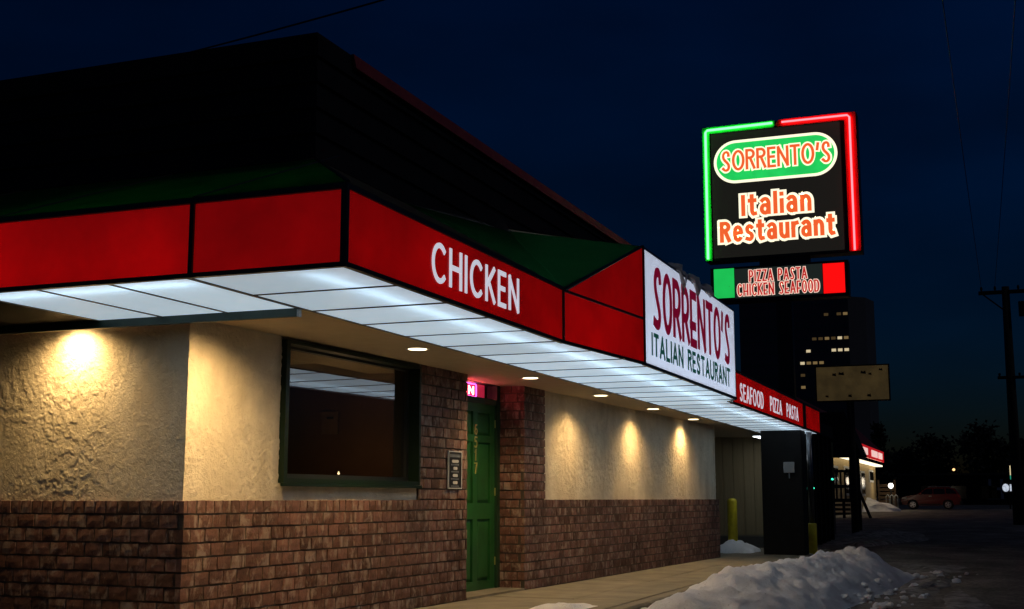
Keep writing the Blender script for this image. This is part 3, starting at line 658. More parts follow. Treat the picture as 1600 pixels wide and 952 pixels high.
# neon OPEN sign behind the transom
ne = empty('open_neon_sign', tuple(Wp(5.3, DV + .07, 2.17)), 'pink and purple neon open sign in the transom over the green door', 'neon sign')
nf = (Wp(0, DV + .075, 0), T, Vector((0, 0, 1)), -N)
M['neonpink'] = emit('pink_neon', (1.0, .12, .10), 40); M['neonpurple'] = emit('purple_neon', (.62, .12, 1.0), 3.5)
lettering('neon_lettering', 'OPEN', nf, 4.98, 5.60, 2.195, 2.30, .006, M['neonpink'], ne, base=0, gap=.3, tube=.0075)
q = [(4.95, 2.178), (5.65, 2.178), (5.672, 2.195), (5.672, 2.308), (5.65, 2.322), (4.95, 2.322)]
MB().tube([nf[0] + T * a + Vector((0, 0, b_)) for a, b_ in q], .007, 6).build('neon_border', M['neonpurple'], ne, True)
mb = MB(); wbox(mb, 4.96, 6.01, DV + .13, DV + .15, 2.16, 2.34); mb.build('backing', emit('red_halo_backing', (1.0, .03, .10), .42, (.6, .15, .25)), ne)  # the neon's red halo, put in as the backing's own glow
# interior things seen through the window
th_ = MB(); wbox(th_, 4.36, 4.398, 1.45, 1.65, 1.72, 1.96); th_ = th_.build('thermostat', surf('beige_plastic', (.17, .095, .05))); tag(th_, 'small beige wall box on the dim brown wall inside the window', 'thermostat')
mb = MB(); wbox(mb, 4.352, 4.359, 1.50, 1.58, 1.88, 1.90); mb.build('slot', M['black'], th_)
tl_ = empty('table_candle', tuple(Wp(3.47, .87, 1.24)), 'tiny bright candle inside the dark restaurant window', 'candle')
c = Wp(3.47, .87, 1.27); MB().lathe((c.x, c.y, 1.24), [(.03, 0), (.035, .03), (.03, .07)], 10).build('glass_cup', M['thinglass'], tl_); MB().lathe((c.x, c.y, 1.262), [(.006, 0), (.013, .012), (.003, .034)], 8).build('flame', emit('flame', (1, .75, .4), 4), tl_)
cl_ = bpy.data.lights.new('candle_light', 'POINT'); cl_.energy = 6; cl_.color = (1, .62, .3); cl_.shadow_soft_size = .02; co_ = bpy.data.objects.new('candle_light', cl_); col.objects.link(co_); co_.parent = tl_; co_.location = Vector((c.x, c.y, 1.45)) - wloc(tl_)
mb = MB(); wbox(mb, 3.1, 3.85, .55, 1.2, 1.205, 1.238); wbox(mb, 3.43, 3.51, .83, .91, 0.05, 1.205); o = mb.build('high_table', M['wood']); tag(o, 'dark wooden table inside behind the window', 'table')

# ================================================================== FAR END OF THE CANOPY
pr = MB().bbox((23.75, 3.42, -.1), (24.25, 4.18, 2.296), .012).build('canopy_pier', M['black']); tag(pr, 'black painted pier carrying the far end of the canopy', 'pier')
gb = MB().bbox((23.70, 3.56, 1.50), (23.749, 3.76, 1.70), .006).build('electrical_box', M['greybox']); tag(gb, 'small grey electrical box on the black pier', 'box')
MB().tube([(23.72, 3.66, 1.50), (23.72, 3.66, 1.40)], .012, 6).build('conduit', M['greybox'], gb)
cp = empty('canopy_post', (24.70, 3.41, -.1), 'shiny steel canopy post with yellow painted base beside the black pier', 'post')
MB().tube([(24.70, 3.41, .56), (24.70, 3.41, 2.296)], .055, 14).build('shaft', M['steel'], cp, True)
MB().lathe((24.70, 3.41, -.1), [(.085, 0), (.085, .65), (.075, .66)], 16).build('yellow_sleeve', M['yellow'], cp, True)
bo = MB().lathe((25.9, 5.18, -.1), [(.098, 0), (.098, 1.06), (.09, 1.10), (.06, 1.125), (.01, 1.13)], 18).build('bollard', M['yellow'], None, True); tag(bo, 'round yellow steel bollard in front of the tan siding', 'bollard')
fx_ = empty('ceiling_fixture', (25.9, 4.62, 2.30), 'short cool white ceiling fixture under the soffit near the tan siding', 'ceiling light')
MB().bbox((25.2, 4.38, 2.265), (26.5, 4.62, 2.30), .006).build('housing', M['white'], fx_); MB().box((25.23, 4.41, 2.255), (26.47, 4.59, 2.264)).build('lens', emit('cool_lens', (.85, .94, 1.0), 6.0), fx_)
# tan vertical siding wall
sd = MB().box((27.0, 4.0, .26), (27.15, 7.2, 2.36)).build('siding_wall', M['siding']); tag(sd, 'tan wall of vertical boards at the end of the walkway', 'wall')
for i in range(14):
    y0 = 4.0 + i * .225; MB().bbox((26.975, y0 + .006, .27), (26.999, y0 + .219, 2.34), .004).build('board', M['siding'], sd)
MB().box((26.93, 4.0, -.1), (27.15, 7.2, .235)).build('plinth', surf('plinth', (.07, .065, .06), rough=.9), sd); MB().box((26.95, 4.0, .236), (27.0, 7.2, .262)).build('ledge', M['conc'], sd)
# dark glazed shop front beyond
sf = empty('glazed_shopfront', (30, 4.3, 0), 'dark glazed shopfront with thin mullions behind the canopy post', 'shopfront')
M['dkglass'] = surf('dark_glass', (.01, .011, .012), rough=.12)
def Fp(s): return 27.6 + 6.6 * s, 4.30 - .2 * s
for i in range(10):
    (xa, ya), (xb, yb) = Fp(i / 10), Fp((i + 1) / 10)
    MB().hexa([(xa + .03, ya, .1), (xb - .03, yb, .1), (xb - .03, yb + .03, .1), (xa + .03, ya + .03, .1), (xa + .03, ya, 2.5), (xb - .03, yb, 2.5), (xb - .03, yb + .03, 2.5), (xa + .03, ya + .03, 2.5)]).build('pane', M['dkglass'], sf)
    MB().bbox((xa - .03, ya - .05, -.1), (xa + .03, ya + .05, 2.6), .008).build('mullion', M['black'], sf)
MB().box((27.6, 4.1, 2.6), (34.2, 4.5, 2.9)).build('header', M['black'], sf); MB().box((27.6, 4.36, -.1), (34.2, 8, 2.9)).build('body', M['black'], sf)
for i, x_ in enumerate((28.3, 29.6, 31.4)):
    MB().tube([(x_, 4.22, 1.85), (x_, 4.22, 2.55)], .008, 6).build('hanger_rod', M['brass'], sf)
for i, (x_, z_, lb) in enumerate(((28.55, 1.25, 'modelled green reflection nearest the canopy post on the dark shopfront'), (30.35, 1.27, 'middle modelled green reflection on the dark shopfront'), (33.3, 1.52, 'highest modelled green reflection on the dark shopfront'))):
    y_ = 4.30 - .2 * (x_ - 27.6) / 6.6 - .05
    o = empty('green_reflection', (x_, y_, z_), lb, 'lamp', 'modelled green reflections on the dark shopfront')
    MB().lathe((x_, y_, z_ - .04), [(.05, 0), (.05, .08)], 10).build('housing', M['black'], o); MB().lathe((x_ - .03, y_ - .035, z_ - .025), [(.01, 0), (.03, .012), (.03, .038), (.01, .05)], 10).build('lens', emit('reflection_glow', (.05, .9, .55), 2.2), o)  # green reflections in the glass, modelled as small glowing lamps

# ================================================================== PYLON SIGN
PXS = 33.0
py = empty('pylon_sign', (PXS, 5.1, gz(33)), 'tall black pylon sign with green and red neon border reading SORRENTO\'S Italian Restaurant', 'sign')
pf = (Vector((PXS, 0, 0)), Vector((0, -1, 0)), Vector((0, 0, 1)), Vector((-1, 0, 0)))    # plane coordinate s = -y
M['pylonface'] = emit('black_face', (.011, .010, .008), .9, (.02, .018, .015)); M['pylonbox'] = surf('pylon_black', (.02, .02, .02), rough=.5)
MB().box((PXS + .006, 3.02, 7.38), (PXS + .5, 7.12, 11.13)).build('cabinet', M['pylonbox'], py)
MB().box((PXS - .004, 3.46, 7.46), (PXS + .004, 6.92, 10.94)).build('face', M['pylonface'], py)
MB().box((PXS + .05, 4.4, 7.19), (PXS + .45, 5.7, 7.38)).build('spacer', M['pylonbox'], py)
MB().box((PXS + .006, 3.40, 6.24), (PXS + .45, 7.02, 7.19)).build('lower_cabinet', M['pylonbox'], py)
MB().box((PXS + .1, 4.9, gz(33)), (PXS + .4, 5.3, 6.24)).build('mast', M['pylonbox'], py)
# neon border trays (sheet metal painted green / red) and tubes
M['gtray'] = surf('green_tray', (.03, .62, .12), rough=.5); M['rtray'] = surf('red_tray', (.75, .015, .015), rough=.5)
def tray(name, m, s0, s1, z0, z1):
    MB().box((PXS - .03, min(s0, s1), z0), (PXS + .005, max(s0, s1), z1)).build(name, m, py)
tray('green_tray', M['gtray'], 6.95, 7.15, 7.40, 10.95); tray('green_tray', M['gtray'], 5.17, 7.15, 10.951, 11.14)
tray('red_tray', M['rtray'], 3.04, 3.34, 7.40, 10.95); tray('red_tray', M['rtray'], 3.04, 5.06, 10.951, 11.15)
MB().prism([(PXS - .03, 5.06, 10.951), (PXS - .03, 5.06, 11.15), (PXS - .03, 5.16, 11.0)], (.034, 0, 0)).build('red_tray', M['rtray'], py)
M['neongreen'] = emit('green_neon', (.09, 1.0, .15), 5.0); M['neonred'] = emit('red_neon', (1.0, .05, .06), 8.0)
MB().tube([(PXS - .075, 7.06, 7.44), (PXS - .075, 7.05, 10.98), (PXS - .075, 7.0, 11.04), (PXS - .075, 5.22, 11.06)], .032, 8).build('green_neon', M['neongreen'], py, True)
MB().tube([(PXS - .075, 4.97, 11.06), (PXS - .075, 3.25, 11.06), (PXS - .075, 3.195, 11.0), (PXS - .075, 3.20, 7.42)], .026, 8).build('red_neon', M['neonred'], py, True)
def pill(name, m, y0, y1, z0, z1, h, inset=0):
    r = (z1 - z0) / 2; zc = (z0 + z1) / 2; pts = []
    for k in range(25): a = R(-90 + 180 * k / 24); pts.append((PXS - h, y1 - r + r * math.cos(a), zc + r * math.sin(a)))
    for k in range(25): a = R(90 + 180 * k / 24); pts.append((PXS - h, y0 + r + r * math.cos(a), zc + r * math.sin(a)))
    MB().prism(pts, (.003, 0, 0)).build(name, m, py)
M['cream'] = emit('cream_plastic', (1, .93, .68), 1.2, (.9, .85, .6)); M['pillgreen'] = emit('green_plastic', (.02, .74, .13), .95, (.05, .6, .15), .25, 2.5); M['orange'] = emit('orange_plastic', (.95, .13, .03), .92, (.8, .2, .05))
pill('name_outline', M['cream'], 3.545, 6.85, 9.50, 10.70, .010); pill('name_oval', M['pillgreen'], 3.62, 6.775, 9.575, 10.625, .016)
lettering('name_halo', "SORRENTO'S", pf, -6.69, -3.66, 9.80, 10.46, .078, M['cream'], py, deco=False, base=.017, depth=.003, gap=.17)
lettering('name_lettering', "SORRENTO'S", pf, -6.65, -3.70, 9.84, 10.42, .038, M['orange'], py, deco=False, base=.024, depth=.003, gap=.185)
lettering('cuisine_halo', 'Italian', pf, -6.20, -4.20, 8.49, 9.23, .115, M['cream'], py, base=.006, depth=.003, gap=.27)
lettering('cuisine_lettering', 'Italian', pf, -6.135, -4.265, 8.555, 9.165, .056, M['orange'], py, base=.014, depth=.003, gap=.30)
lettering('cuisine_halo', 'Restaurant', pf, -6.80, -3.60, 7.80, 8.52, .115, M['cream'], py, base=.0065, depth=.003, gap=.27)
lettering('cuisine_lettering', 'Restaurant', pf, -6.735, -3.665, 7.865, 8.455, .056, M['orange'], py, base=.0145, depth=.003, gap=.30)
# lower menu panel
MB().box((PXS - .004, 4.06, 6.33), (PXS + .004, 6.36, 7.13)).build('menu_face', emit('menu_black', (.012, .017, .015), .9, (.02, .02, .02)), py)
MB().box((PXS - .004, 6.38, 6.36), (PXS + .004, 6.93, 7.16)).build('green_square', emit('green_square', (.015, .66, .11), .85, (.05, .6, .15), .15, 2), py)
MB().box((PXS - .004, 3.49, 6.33), (PXS + .004, 4.04, 7.12)).build('red_square', emit('red_square', (1, .004, .004), 1.0, (.8, .01, .01)), py)
M['pinkcream'] = emit('pink_cream', (1, .72, .58), .9, (.9, .7, .6)); M['menured'] = emit('menu_red', (.62, .02, .02), .75, (.6, .03, .03))
for txt, s0, s1, z0, z1 in (('PIZZA PASTA', -5.98, -4.45, 6.755, 7.075), ('CHICKEN SEAFOOD', -6.30, -4.14, 6.385, 6.715)):
    lettering('menu_halo', txt, pf, s0 - .02, s1 + .02, z0 - .02, z1 + .02, .038, M['pinkcream'], py, deco=True, base=.005, depth=.003, gap=.33)
    lettering('menu_lettering', txt, pf, s0, s1, z0, z1, .02, M['menured'], py, deco=True, base=.0105, depth=.003, gap=.36)

# ================================================================== SNOW
def snow_h(x, y):
    # one ploughed ridge whose crest drifts from the kerb towards the lot
    cy = 2.42 - .075 * max(0, x - 12.5); wl = .86 - .01 * max(0, x - 14); wr = .80
    d = (y - cy) / (wl if y > cy else wr)
    prof = max(0, 1 - abs(d) ** 1.7) ** .9 if abs(d) < 1 else 0
    along = min(1, max(0, (19.6 - x) / 1.5)) ** .6 * (.62 + .38 * min(1, max(0, (x - 10.5) / 3.2)))
    n = noise.fractal(Vector((x * 1.1, y * 1.3, 0)), .9, 2.1, 3); n2 = noise.fractal(Vector((x * 4.2, y * 4.2, 3)), .8, 2.1, 3); n3 = abs(noise.noise(Vector((x * 11, y * 11, 7))))
    h = .43 * prof * along
    return h * (1 + .22 * n + .12 * n2) + (.022 * n2 + .016 * n3) * min(1, h * 7) - .006
nx, ny = 260, 110; mb = MB(); vs = []
for i in range(nx):
    for j in range(ny):
        x = 6.5 + 15 * i / (nx - 1); y = -.2 + 3.95 * j / (ny - 1); base = gz(x) if y < 3.39 else -.003
        vs.append((x, y, -.115 + max(0, snow_h(x, y)) + (0)))
mb.add(vs, [(i * ny + j, (i + 1) * ny + j, (i + 1) * ny + j + 1, i * ny + j + 1) for i in range(nx - 1) for j in range(ny - 1)])
sb = mb.build('snow_bank', M['snow'], None, True, origin=(14, 1.8, -.1)); tag(sb, 'long ploughed bank of white snow along the kerb', 'snow bank')
rg = random.Random(21); mb = MB()
for i in range(90):          # crumbs that rolled off the bank, too many and small to count
    x = rg.uniform(12.2, 20.4); y = 2.42 - .075 * max(0, x - 12.5) - rg.triangular(.62, 1.5, .8); z = max(gz(x), -.115 + snow_h(x, y)); k = .015 + .06 * rg.random() ** 2.5
    n0 = len(mb.v); mb.lathe((x, y, z - k * .2), [(k * .7, 0), (k, k * .35), (k * .85, k * .8), (k * .4, k * 1.05)], 7)
    for v_ in mb.v[n0:]: v_ += Vector((rg.uniform(-1, 1), rg.uniform(-1, 1), rg.uniform(-.7, .7))) * k * .25
tag(mb.build('snow_crumbs', M['snow']), 'scattered crumbs of snow at the street side foot of the bank', 'snow crumbs', kind='stuff')
def mound(name, label, c, rx, ry, h, m, seed, cat_='snow pile', amp=.5):
    mb = MB(); n1, n2 = 28, 10; vs = [(c[0], c[1], c[2] + h)]
    for j in range(1, n2 + 1):
        r = j / n2
        for i in range(n1):
            a = 2 * math.pi * i / n1; p = Vector((math.cos(a) * r, math.sin(a) * r, seed)); k = 1 + amp * noise.noise(p * 2.1)
            vs.append((c[0] + rx * r * math.cos(a) * k, c[1] + ry * r * math.sin(a) * k, c[2] - .02 + h * max(0, math.cos(r * 1.57)) ** 1.0 * (1 + amp * noise.noise(p * 3.3)) + (.02 if j < n2 else 0)))
    fs = [(0, 1 + i, 1 + (i + 1) % n1) for i in range(n1)]
    for j in range(n2 - 1):
        for i in range(n1): a = 1 + j * n1; fs.append((a + i, a + n1 + i, a + n1 + (i + 1) % n1, a + (i + 1) % n1))
    mb.add(vs, fs); o = mb.build(name, m, None, True); tag(o, label, cat_); return o
mound('snow_pile', 'small bluish snow heap at the foot of the yellow bollard', (24.9, 4.95, -.002), .8, .42, .2, M['snow'], 1.3)
mound('slush_ridge', 'low ridge of dirty slush beside the right flank of the snow bank', (17.6, .95, -.1), 2.1, .28, .05, M['dirtysnow'], 2.2, 'slush', .8)
mound('slush_ridge', 'thin dirty slush patch on the lot nearest the bottom right corner', (14.2, .45, -.1), 2.2, .35, .025, M['dirtysnow'], 5.2, 'slush', .9)
mound('slush_ridge', 'far flat slush patch past the end of the snow bank', (21.5, 1.1, -.1), 1.8, .5, .04, M['dirtysnow'], 6.1, 'slush', .8)
mound('snow_pile', 'low snow lump on the walk at the bottom edge of the picture', (11.25, 3.9, -.01), .75, .28, .07, M['snow'], 4.4)
mound('snow_pile', 'flat dirty snow ridge beyond the canopy post', (36.5, 3.2, gz(36)), 5.5, 1.2, .22, M['dirtysnow'], 7.7)
mound('snow_pile', 'snow heap against the lit storefront by the bike rack', (92, 8.7, gz(92)), 3.0, 2.0, .75, M['snow'], 9.1)

# ================================================================== BACKGROUND
def blin(p0, p1): return p0
# billboard
bb = empty('blank_billboard', (38, 4.0, gz(38)), 'blank weathered tan billboard panel on a single dark post', 'billboard')
MB().tube([(38.1, 4.02, gz(38)), (38.1, 4.02, 4.95)], .11, 12).build('post', M['polewood'], bb, True)
MB().box((37.99, 2.86, 3.86), (38.09, 5.0, 4.94)).build('panel_back', M['trim'], bb)
MB().box((37.97, 2.90, 3.90), (37.988, 4.96, 4.90)).build('panel', emit('glowing_panel', (.085, .055, .018), .45, (.5, .4, .22), .5, 2.6), bb)  # weak glow added to the panel, since no lamp reaches it
for (ya, yb, za, zb) in ((4.15, 4.32, 4.64, 4.74), (4.38, 4.5, 4.62, 4.72), (3.52, 3.68, 4.66, 4.76), (3.36, 3.46, 4.62, 4.70), (3.05, 3.16, 4.74, 4.82), (4.62, 4.72, 3.99, 4.07), (3.95, 4.06, 3.98, 4.08), (3.40, 3.52, 3.98, 4.08)):
    mb = MB(); mb.prism([(37.969, ya, za), (37.969, yb, za + .02), (37.969, yb - .02, zb), (37.969, (ya + yb) / 2, zb - .03), (37.969, ya + .02, zb)], (-.002, 0, 0)); mb.build('torn_patch', surf('torn_patch', (.05, .03, .018)), bb)
# dark building with mansard
db = empty('dark_building', (46, 6, gz(46)), 'unlit low building with steep overhanging mansard roof beyond the billboard post', 'building')
MB().box((44, 5.5, gz(46)), (45.3, 12, 2.6)).build('wall', M['black'], db)
mb = MB(); mb.hexa([(43.5, 4.3, 2.45), (45.6, 4.3, 2.45), (45.6, 12, 2.45), (43.5, 12, 2.45), (43.9, 4.85, 3.95), (45.3, 4.85, 3.95), (45.3, 12, 3.95), (43.9, 12, 3.95)]); mb.build('roof', M['roof'], db)
for k in range(4): MB().bbox((43.92, 5.8 + k * 1.4, .6), (43.99, 6.9 + k * 1.4, 2.1), .01).build('window', M['dkglass'], db)
MB().tube([(44.2, 4.5, gz(44)), (44.2, 4.5, 2.45)], .06, 8).build('post', M['black'], db)
# wooden deck rail with raking legs
dk = empty('wooden_deck_rail', (66, 7.6, gz(66)), 'dark wooden deck railing with raking legs in front of the lit storefront', 'railing')
MB().bbox((66, 6.75, 1.55), (66.12, 9.0, 1.72), .01).build('top_rail', M['wood'], dk); MB().bbox((66, 6.75, .85), (66.12, 9.0, 1.02), .01).build('deck_edge', M['polewood'], dk)
MB().bbox((66, 6.75, 2.35), (66.14, 9.0, 2.47), .01).build('hand_rail', M['polewood'], dk)
for i in range(10): MB().bbox((66.02, 6.9 + i * .22, 1.02), (66.08, 6.99 + i * .22, 2.35), .006).build('baluster', M['wood'], dk)
for yy, dy in ((6.95, -.75), (7.5, .0), (8.6, -.3), (9.0, .25)): MB().tube([(66.06, yy, 2.0 if dy < -.5 else 1.0), (66.06, yy + dy, gz(66))], .075, 6).build('leg', M['polewood'], dk)
for i in range(3): MB().bbox((66.2, 7.2, .2 + i * .22), (66.4, 8.9, .32 + i * .22), .01).build('step', M['wood'], dk)
# lit storefront farther down the street
g = gz(85)
ls = empty('lit_storefront', (86, 10, g), 'distant lit restaurant with red fascia, white soffit and tan wall', 'building')
tanw = surf('tan_wall', (.52, .38, .18), (.42, .30, .14), .8)
MB().box((68, 8.9, g), (100, 20, 3.4)).build('wall', tanw, ls)
mb = MB(); mb.hexa([(67.5, 8.3, 4.55), (100.2, 8.3, 4.55), (100.2, 20, 4.55), (67.5, 20, 4.55), (67.5, 10.3, 6.6), (97.5, 10.3, 6.6), (97.5, 20, 6.6), (67.5, 20, 6.6)]); mb.build('roof', surf('red_roof', (.20, .028, .022), (.13, .02, .016), .7, scale=1, bs=.3), ls)
MB().box((67.5, 8.25, 3.75), (100.2, 8.34, 4.54)).build('red_fascia', emit('far_red', (.72, .012, .02), .62, (.6, .02, .02), .2, .6), ls)
farlet = emit('far_letter', (1, .72, .66), .75); rg = random.Random(3)
for (xa, xb) in ((84.2, 87.6), (90.4, 94.8), (95.6, 98.6)):
    n_ = 5; wd = (xb - xa) / n_
    for k in range(n_): MB().box((xa + k * wd, 8.20, 3.92), (xa + (k + .72) * wd, 8.249, 4.36)).build('fascia_letter', farlet, ls)
MB().box((67.6, 8.36, 3.42), (100.1, 8.88, 3.52)).build('soffit_light', emit('far_soffit', (1, .86, .58), 1.7, (.8, .75, .6)), ls)
for (xa, xb, za, zb) in ((73.2, 75.6, 1.9, 2.9), (79, 82, 1.2, 3.0), (88.5, 91, 1.2, 2.9), (94.5, 97.5, 2.2, 3.1)):
    mb = MB().box((xa, 8.82, za), (xb, 8.89, zb)); ww = mb.build('window', M['white'], ls); MB().box((xa + .15, 8.80, za + .15), (xb - .15, 8.818, zb - .15)).build('pane', M['dkglass'], ww)
MB().box((84.6, 8.80, g), (87.2, 8.89, 2.6)).build('door', M['black'], ls); MB().box((84.2, 8.76, g), (84.6, 8.89, 2.9)).build('pilaster', M['white'], ls); MB().box((87.2, 8.76, g), (87.6, 8.89, 2.9)).build('pilaster', M['white'], ls)
# lamp, board fence, bike rack beside the SUV
g = gz(93)
fe = empty('board_fence', (101, 8.0, g), 'short dark board fence beside the lit storefront', 'fence')
for k in range(6): MB().bbox((101, 7.62, .25 + g + k * .3), (101.06, 8.8, .47 + g + k * .3), .01).build('board', M['wood'], fe)
for yy in (7.6, 8.8): MB().bbox((100.94, yy - .07, g), (101.08, yy + .07, 2.3 + g), .01).build('post', M['wood'], fe)
gl = empty('globe_lamp', (97.5, 7.62, g), 'white globe lamp glowing on a low post by the bike rack', 'lamp')
MB().tube([(97.5, 7.62, g), (97.5, 7.62, 1.75)], .05, 8).build('post', M['black'], gl); MB().lathe((97.5, 7.62, 1.75), [(.05, 0), (.15, .08), (.2, .2), (.16, .34), (.06, .4)], 14).build('globe', emit('globe', (1, .95, .85), 2.5), gl, True)
pl = bpy.data.lights.new('globe_light', 'POINT'); pl.energy = 45; pl.color = (1, .85, .62); pl.shadow_soft_size = .3; po = bpy.data.objects.new('globe_light', pl); col.objects.link(po); po.parent = gl; po.location = (-.5, -.1, 2.3 - g)
br = empty('bike_rack', (97, 7.3, g), 'pale metal bike rack of upright hoops near the red vehicle', 'bike rack')
for k in range(3):
    yy = 7.95 - k * .30; MB().tube([(97, yy, g), (97, yy, g + 1.05), (97, yy - .1, g + 1.15), (97, yy - .22, g + 1.05), (97, yy - .22, g)], .035, 6).build('hoop', M['greybox'], br, True)

# ---------------------------------------------------------------- red SUV, side on, nose to the left (+Y)
g = gz(104)
sv = empty('parked_suv', (104.9, 5.2, g), 'dark red sport utility vehicle parked side on in the snowy lot', 'car')
M['carred'] = surf('car_red', (.17, .010, .008), (.13, .008, .007), .25, scale=1); M['carglass'] = surf('car_glass', (.012, .012, .014), rough=.08); M['rubber'] = surf('rubber', (.02, .02, .02), rough=.85); M['alloy'] = surf('alloy', (.60, .60, .62), rough=.3, metal=.8); M['lampglass'] = surf('lamp_glass', (.75, .72, .66), rough=.15)
Lc = 4.5; y0 = 7.45   # nose
prof = [(0.05, .42), (0.0, .62), (.06, .88), (.28, 1.0), (1.05, 1.12), (1.28, 1.16), (1.92, 1.62), (2.3, 1.70), (3.6, 1.69), (4.1, 1.60), (4.38, 1.18), (4.5, 1.05), (4.5, .50), (4.42, .38)]
def wheelarch(c): return [(c + .42 * math.cos(R(a)), .36 + .42 * math.sin(R(a))) for a in (0, 30, 60, 90, 120, 150, 180)]
low = [(4.0, .34)] + [p for p in wheelarch(3.55)] + [(2.9, .30), (1.5, .30)] + [p for p in wheelarch(.92)] + [(.4, .34)]
body = [p for p in prof] + low
mb = MB(); half = []
def sv_pt(s, z, side):
    wdt = .90 if z < 1.12 else .90 - .20 * (z - 1.12) / .58
    return Vector((104.9 + side * wdt, y0 - s, g + z))
n = len(body); vs = [sv_pt(s, z, -1) for s, z in body] + [sv_pt(s, z, 1) for s, z in body]
mb.add(vs, [tuple(range(n)), tuple(range(2 * n - 1, n - 1, -1))] + [(i, n + i, n + (i + 1) % n, (i + 1) % n) for i in range(n)])
sbody = mb.build('body', M['carred'], sv)
def side_poly(name, pts, m, par, off=.012):
    for sd_ in (-1, 1):
        mb = MB(); P_ = [sv_pt(s, z, sd_) + Vector((sd_ * .004, 0, 0)) for s, z in pts]; mb.prism(P_, (sd_ * off, 0, 0)); mb.build(name, m, par)
side_poly('side_window', [(1.45, 1.18), (1.95, 1.55), (2.42, 1.62), (2.42, 1.18)], M['carglass'], sv)
side_poly('side_window', [(2.50, 1.18), (2.50, 1.62), (3.30, 1.62), (3.38, 1.18)], M['carglass'], sv)
side_poly('side_window', [(3.46, 1.20), (3.40, 1.62), (3.95, 1.56), (4.22, 1.22)], M['carglass'], sv)
side_poly('sill_trim', [(1.45, .34), (1.45, .44), (2.98, .44), (2.98, .34)], M['rubber'], sv)
side_poly('door_handle', [(2.15, 1.0), (2.15, 1.04), (2.36, 1.04), (2.36, 1.0)], M['alloy'], sv, .03)
side_poly('headlight', [(.10, .80), (.14, .93), (.50, .98), (.42, .84)], M['lampglass'], sv)
side_poly('tail_light', [(4.30, .95), (4.28, 1.16), (4.40, 1.10), (4.46, .95)], surf('tail_red', (.4, .01, .01), rough=.2), sv)
mb = MB(); mb.add([sv_pt(1.30, 1.19, -1), sv_pt(1.90, 1.60, -1), sv_pt(1.90, 1.60, 1), sv_pt(1.30, 1.19, 1)], [(0, 1, 2, 3)]); 
for v_ in mb.v: v_ += Vector((0, .012, .012)); 
mb.build('windscreen', M['carglass'], sv)
MB().bbox((103.92, y0 - .12, g + .40), (105.88, y0 + .06, g + .62), .03).build('bumper', M['rubber'], sv); MB().bbox((103.92, y0 - Lc - .06, g + .42), (105.88, y0 - Lc + .1, g + .64), .03).build('bumper', M['rubber'], sv)
for sd_ in (-1, 1): MB().tube([(104.9 + sd_ * .62, y0 - 2.1, g + 1.70), (104.9 + sd_ * .62, y0 - 2.2, g + 1.76), (104.9 + sd_ * .62, y0 - 3.7, g + 1.75), (104.9 + sd_ * .62, y0 - 3.8, g + 1.68)], .022, 6).build('roof_rail', M['alloy'], sv)
for sd_ in (-1, 1): MB().bbox((104.9 + sd_ * .98 - .09, y0 - 1.62, g + 1.12), (104.9 + sd_ * .98 + .09, y0 - 1.48, g + 1.26), .02).build('wing_mirror', M['carred'], sv)
for s in (.92, 3.55):
    for sd_ in (-1, 1):
        xc = 104.9 + sd_ * .80; c_ = Vector((xc, y0 - s, g + .36)); ax = Vector((sd_, 0, 0))
        wh = MB().tube([c_ - ax * .12, c_ - ax * .10, c_ + ax * .10, c_ + ax * .125], [.32, .36, .36, .32], 20).build('wheel', M['rubber'], sv)
        MB().tube([c_ + ax * .126, c_ + ax * .135], [.235, .215], 20).build('rim', M['alloy'], wh)
        for k in range(5):
            a = 2 * math.pi * k / 5; q = c_ + ax * .137 + Vector((0, math.cos(a), math.sin(a))) * .145
            MB().tube([q, q + ax * .004], .05, 6).build('rim_hole', M['rubber'], wh)
# ---------------------------------------------------------------- utility pole and wires
g = gz(54)
up_ = empty('utility_pole', (54, -.6, g), 'tall dark wooden utility pole with crossarms at the right edge', 'utility pole')
MB().tube([(54, -.60, g), (54, -.62, 9.55)], [.23, .15], 12).build('pole', M['polewood'], up_, True)
MB().bbox((53.86, -1.75, 9.25), (53.99, .42, 9.40), .01).build('crossarm', M['polewood'], up_); MB().bbox((53.84, -1.2, 5.78), (53.96, -.12, 5.90), .01).build('crossarm', M['polewood'], up_)
for yy in (.3, -.22, -1.1, -1.6): MB().lathe((53.92, yy, 9.40), [(.02, 0), (.05, .06), (.05, .12), (.03, .18)], 8).build('insulator', M['polewood'], up_)
for yy in (-.2, -.95): MB().lathe((53.9, yy, 5.90), [(.02, 0), (.05, .05), (.04, .12)], 8).build('insulator', M['polewood'], up_)
MB().tube([(53.9, .3, 9.3), (53.95, -.5, 8.6)], .03, 5).build('brace', M['polewood'], up_)
MB().tube([(53.9, -1.2, 8.9), (53.9, -1.2, 8.3)], .0001 + .14, 10).build('transformer', M['trim'], up_)
def wire(label, a, b_, sag, r=.012):
    a, b_ = Vector(a), Vector(b_); pts = []
    for k in range(41):
        t = k / 40; p = a.lerp(b_, t); p.z -= sag * 4 * t * (1 - t); pts.append(p)
    o = MB().tube(pts, r, 5).build('power_line', M['wire']); tag(o, label, 'wire', 'overhead power lines')
wire('thin power line running up from the utility pole crossarm, left of the pair', (53.92, .3, 9.57), (-8, .6, 9.6), .3, .009)
wire('thin power line running up from the utility pole, right of the pair', (53.92, -.22, 9.57), (-8, -1.1, 9.6), .3, .009)
wire('drooping dark cable crossing the sky above the dark roof', (18.4, 20, 8.8), (12.8, 4.2, 7.3), .18, .014)

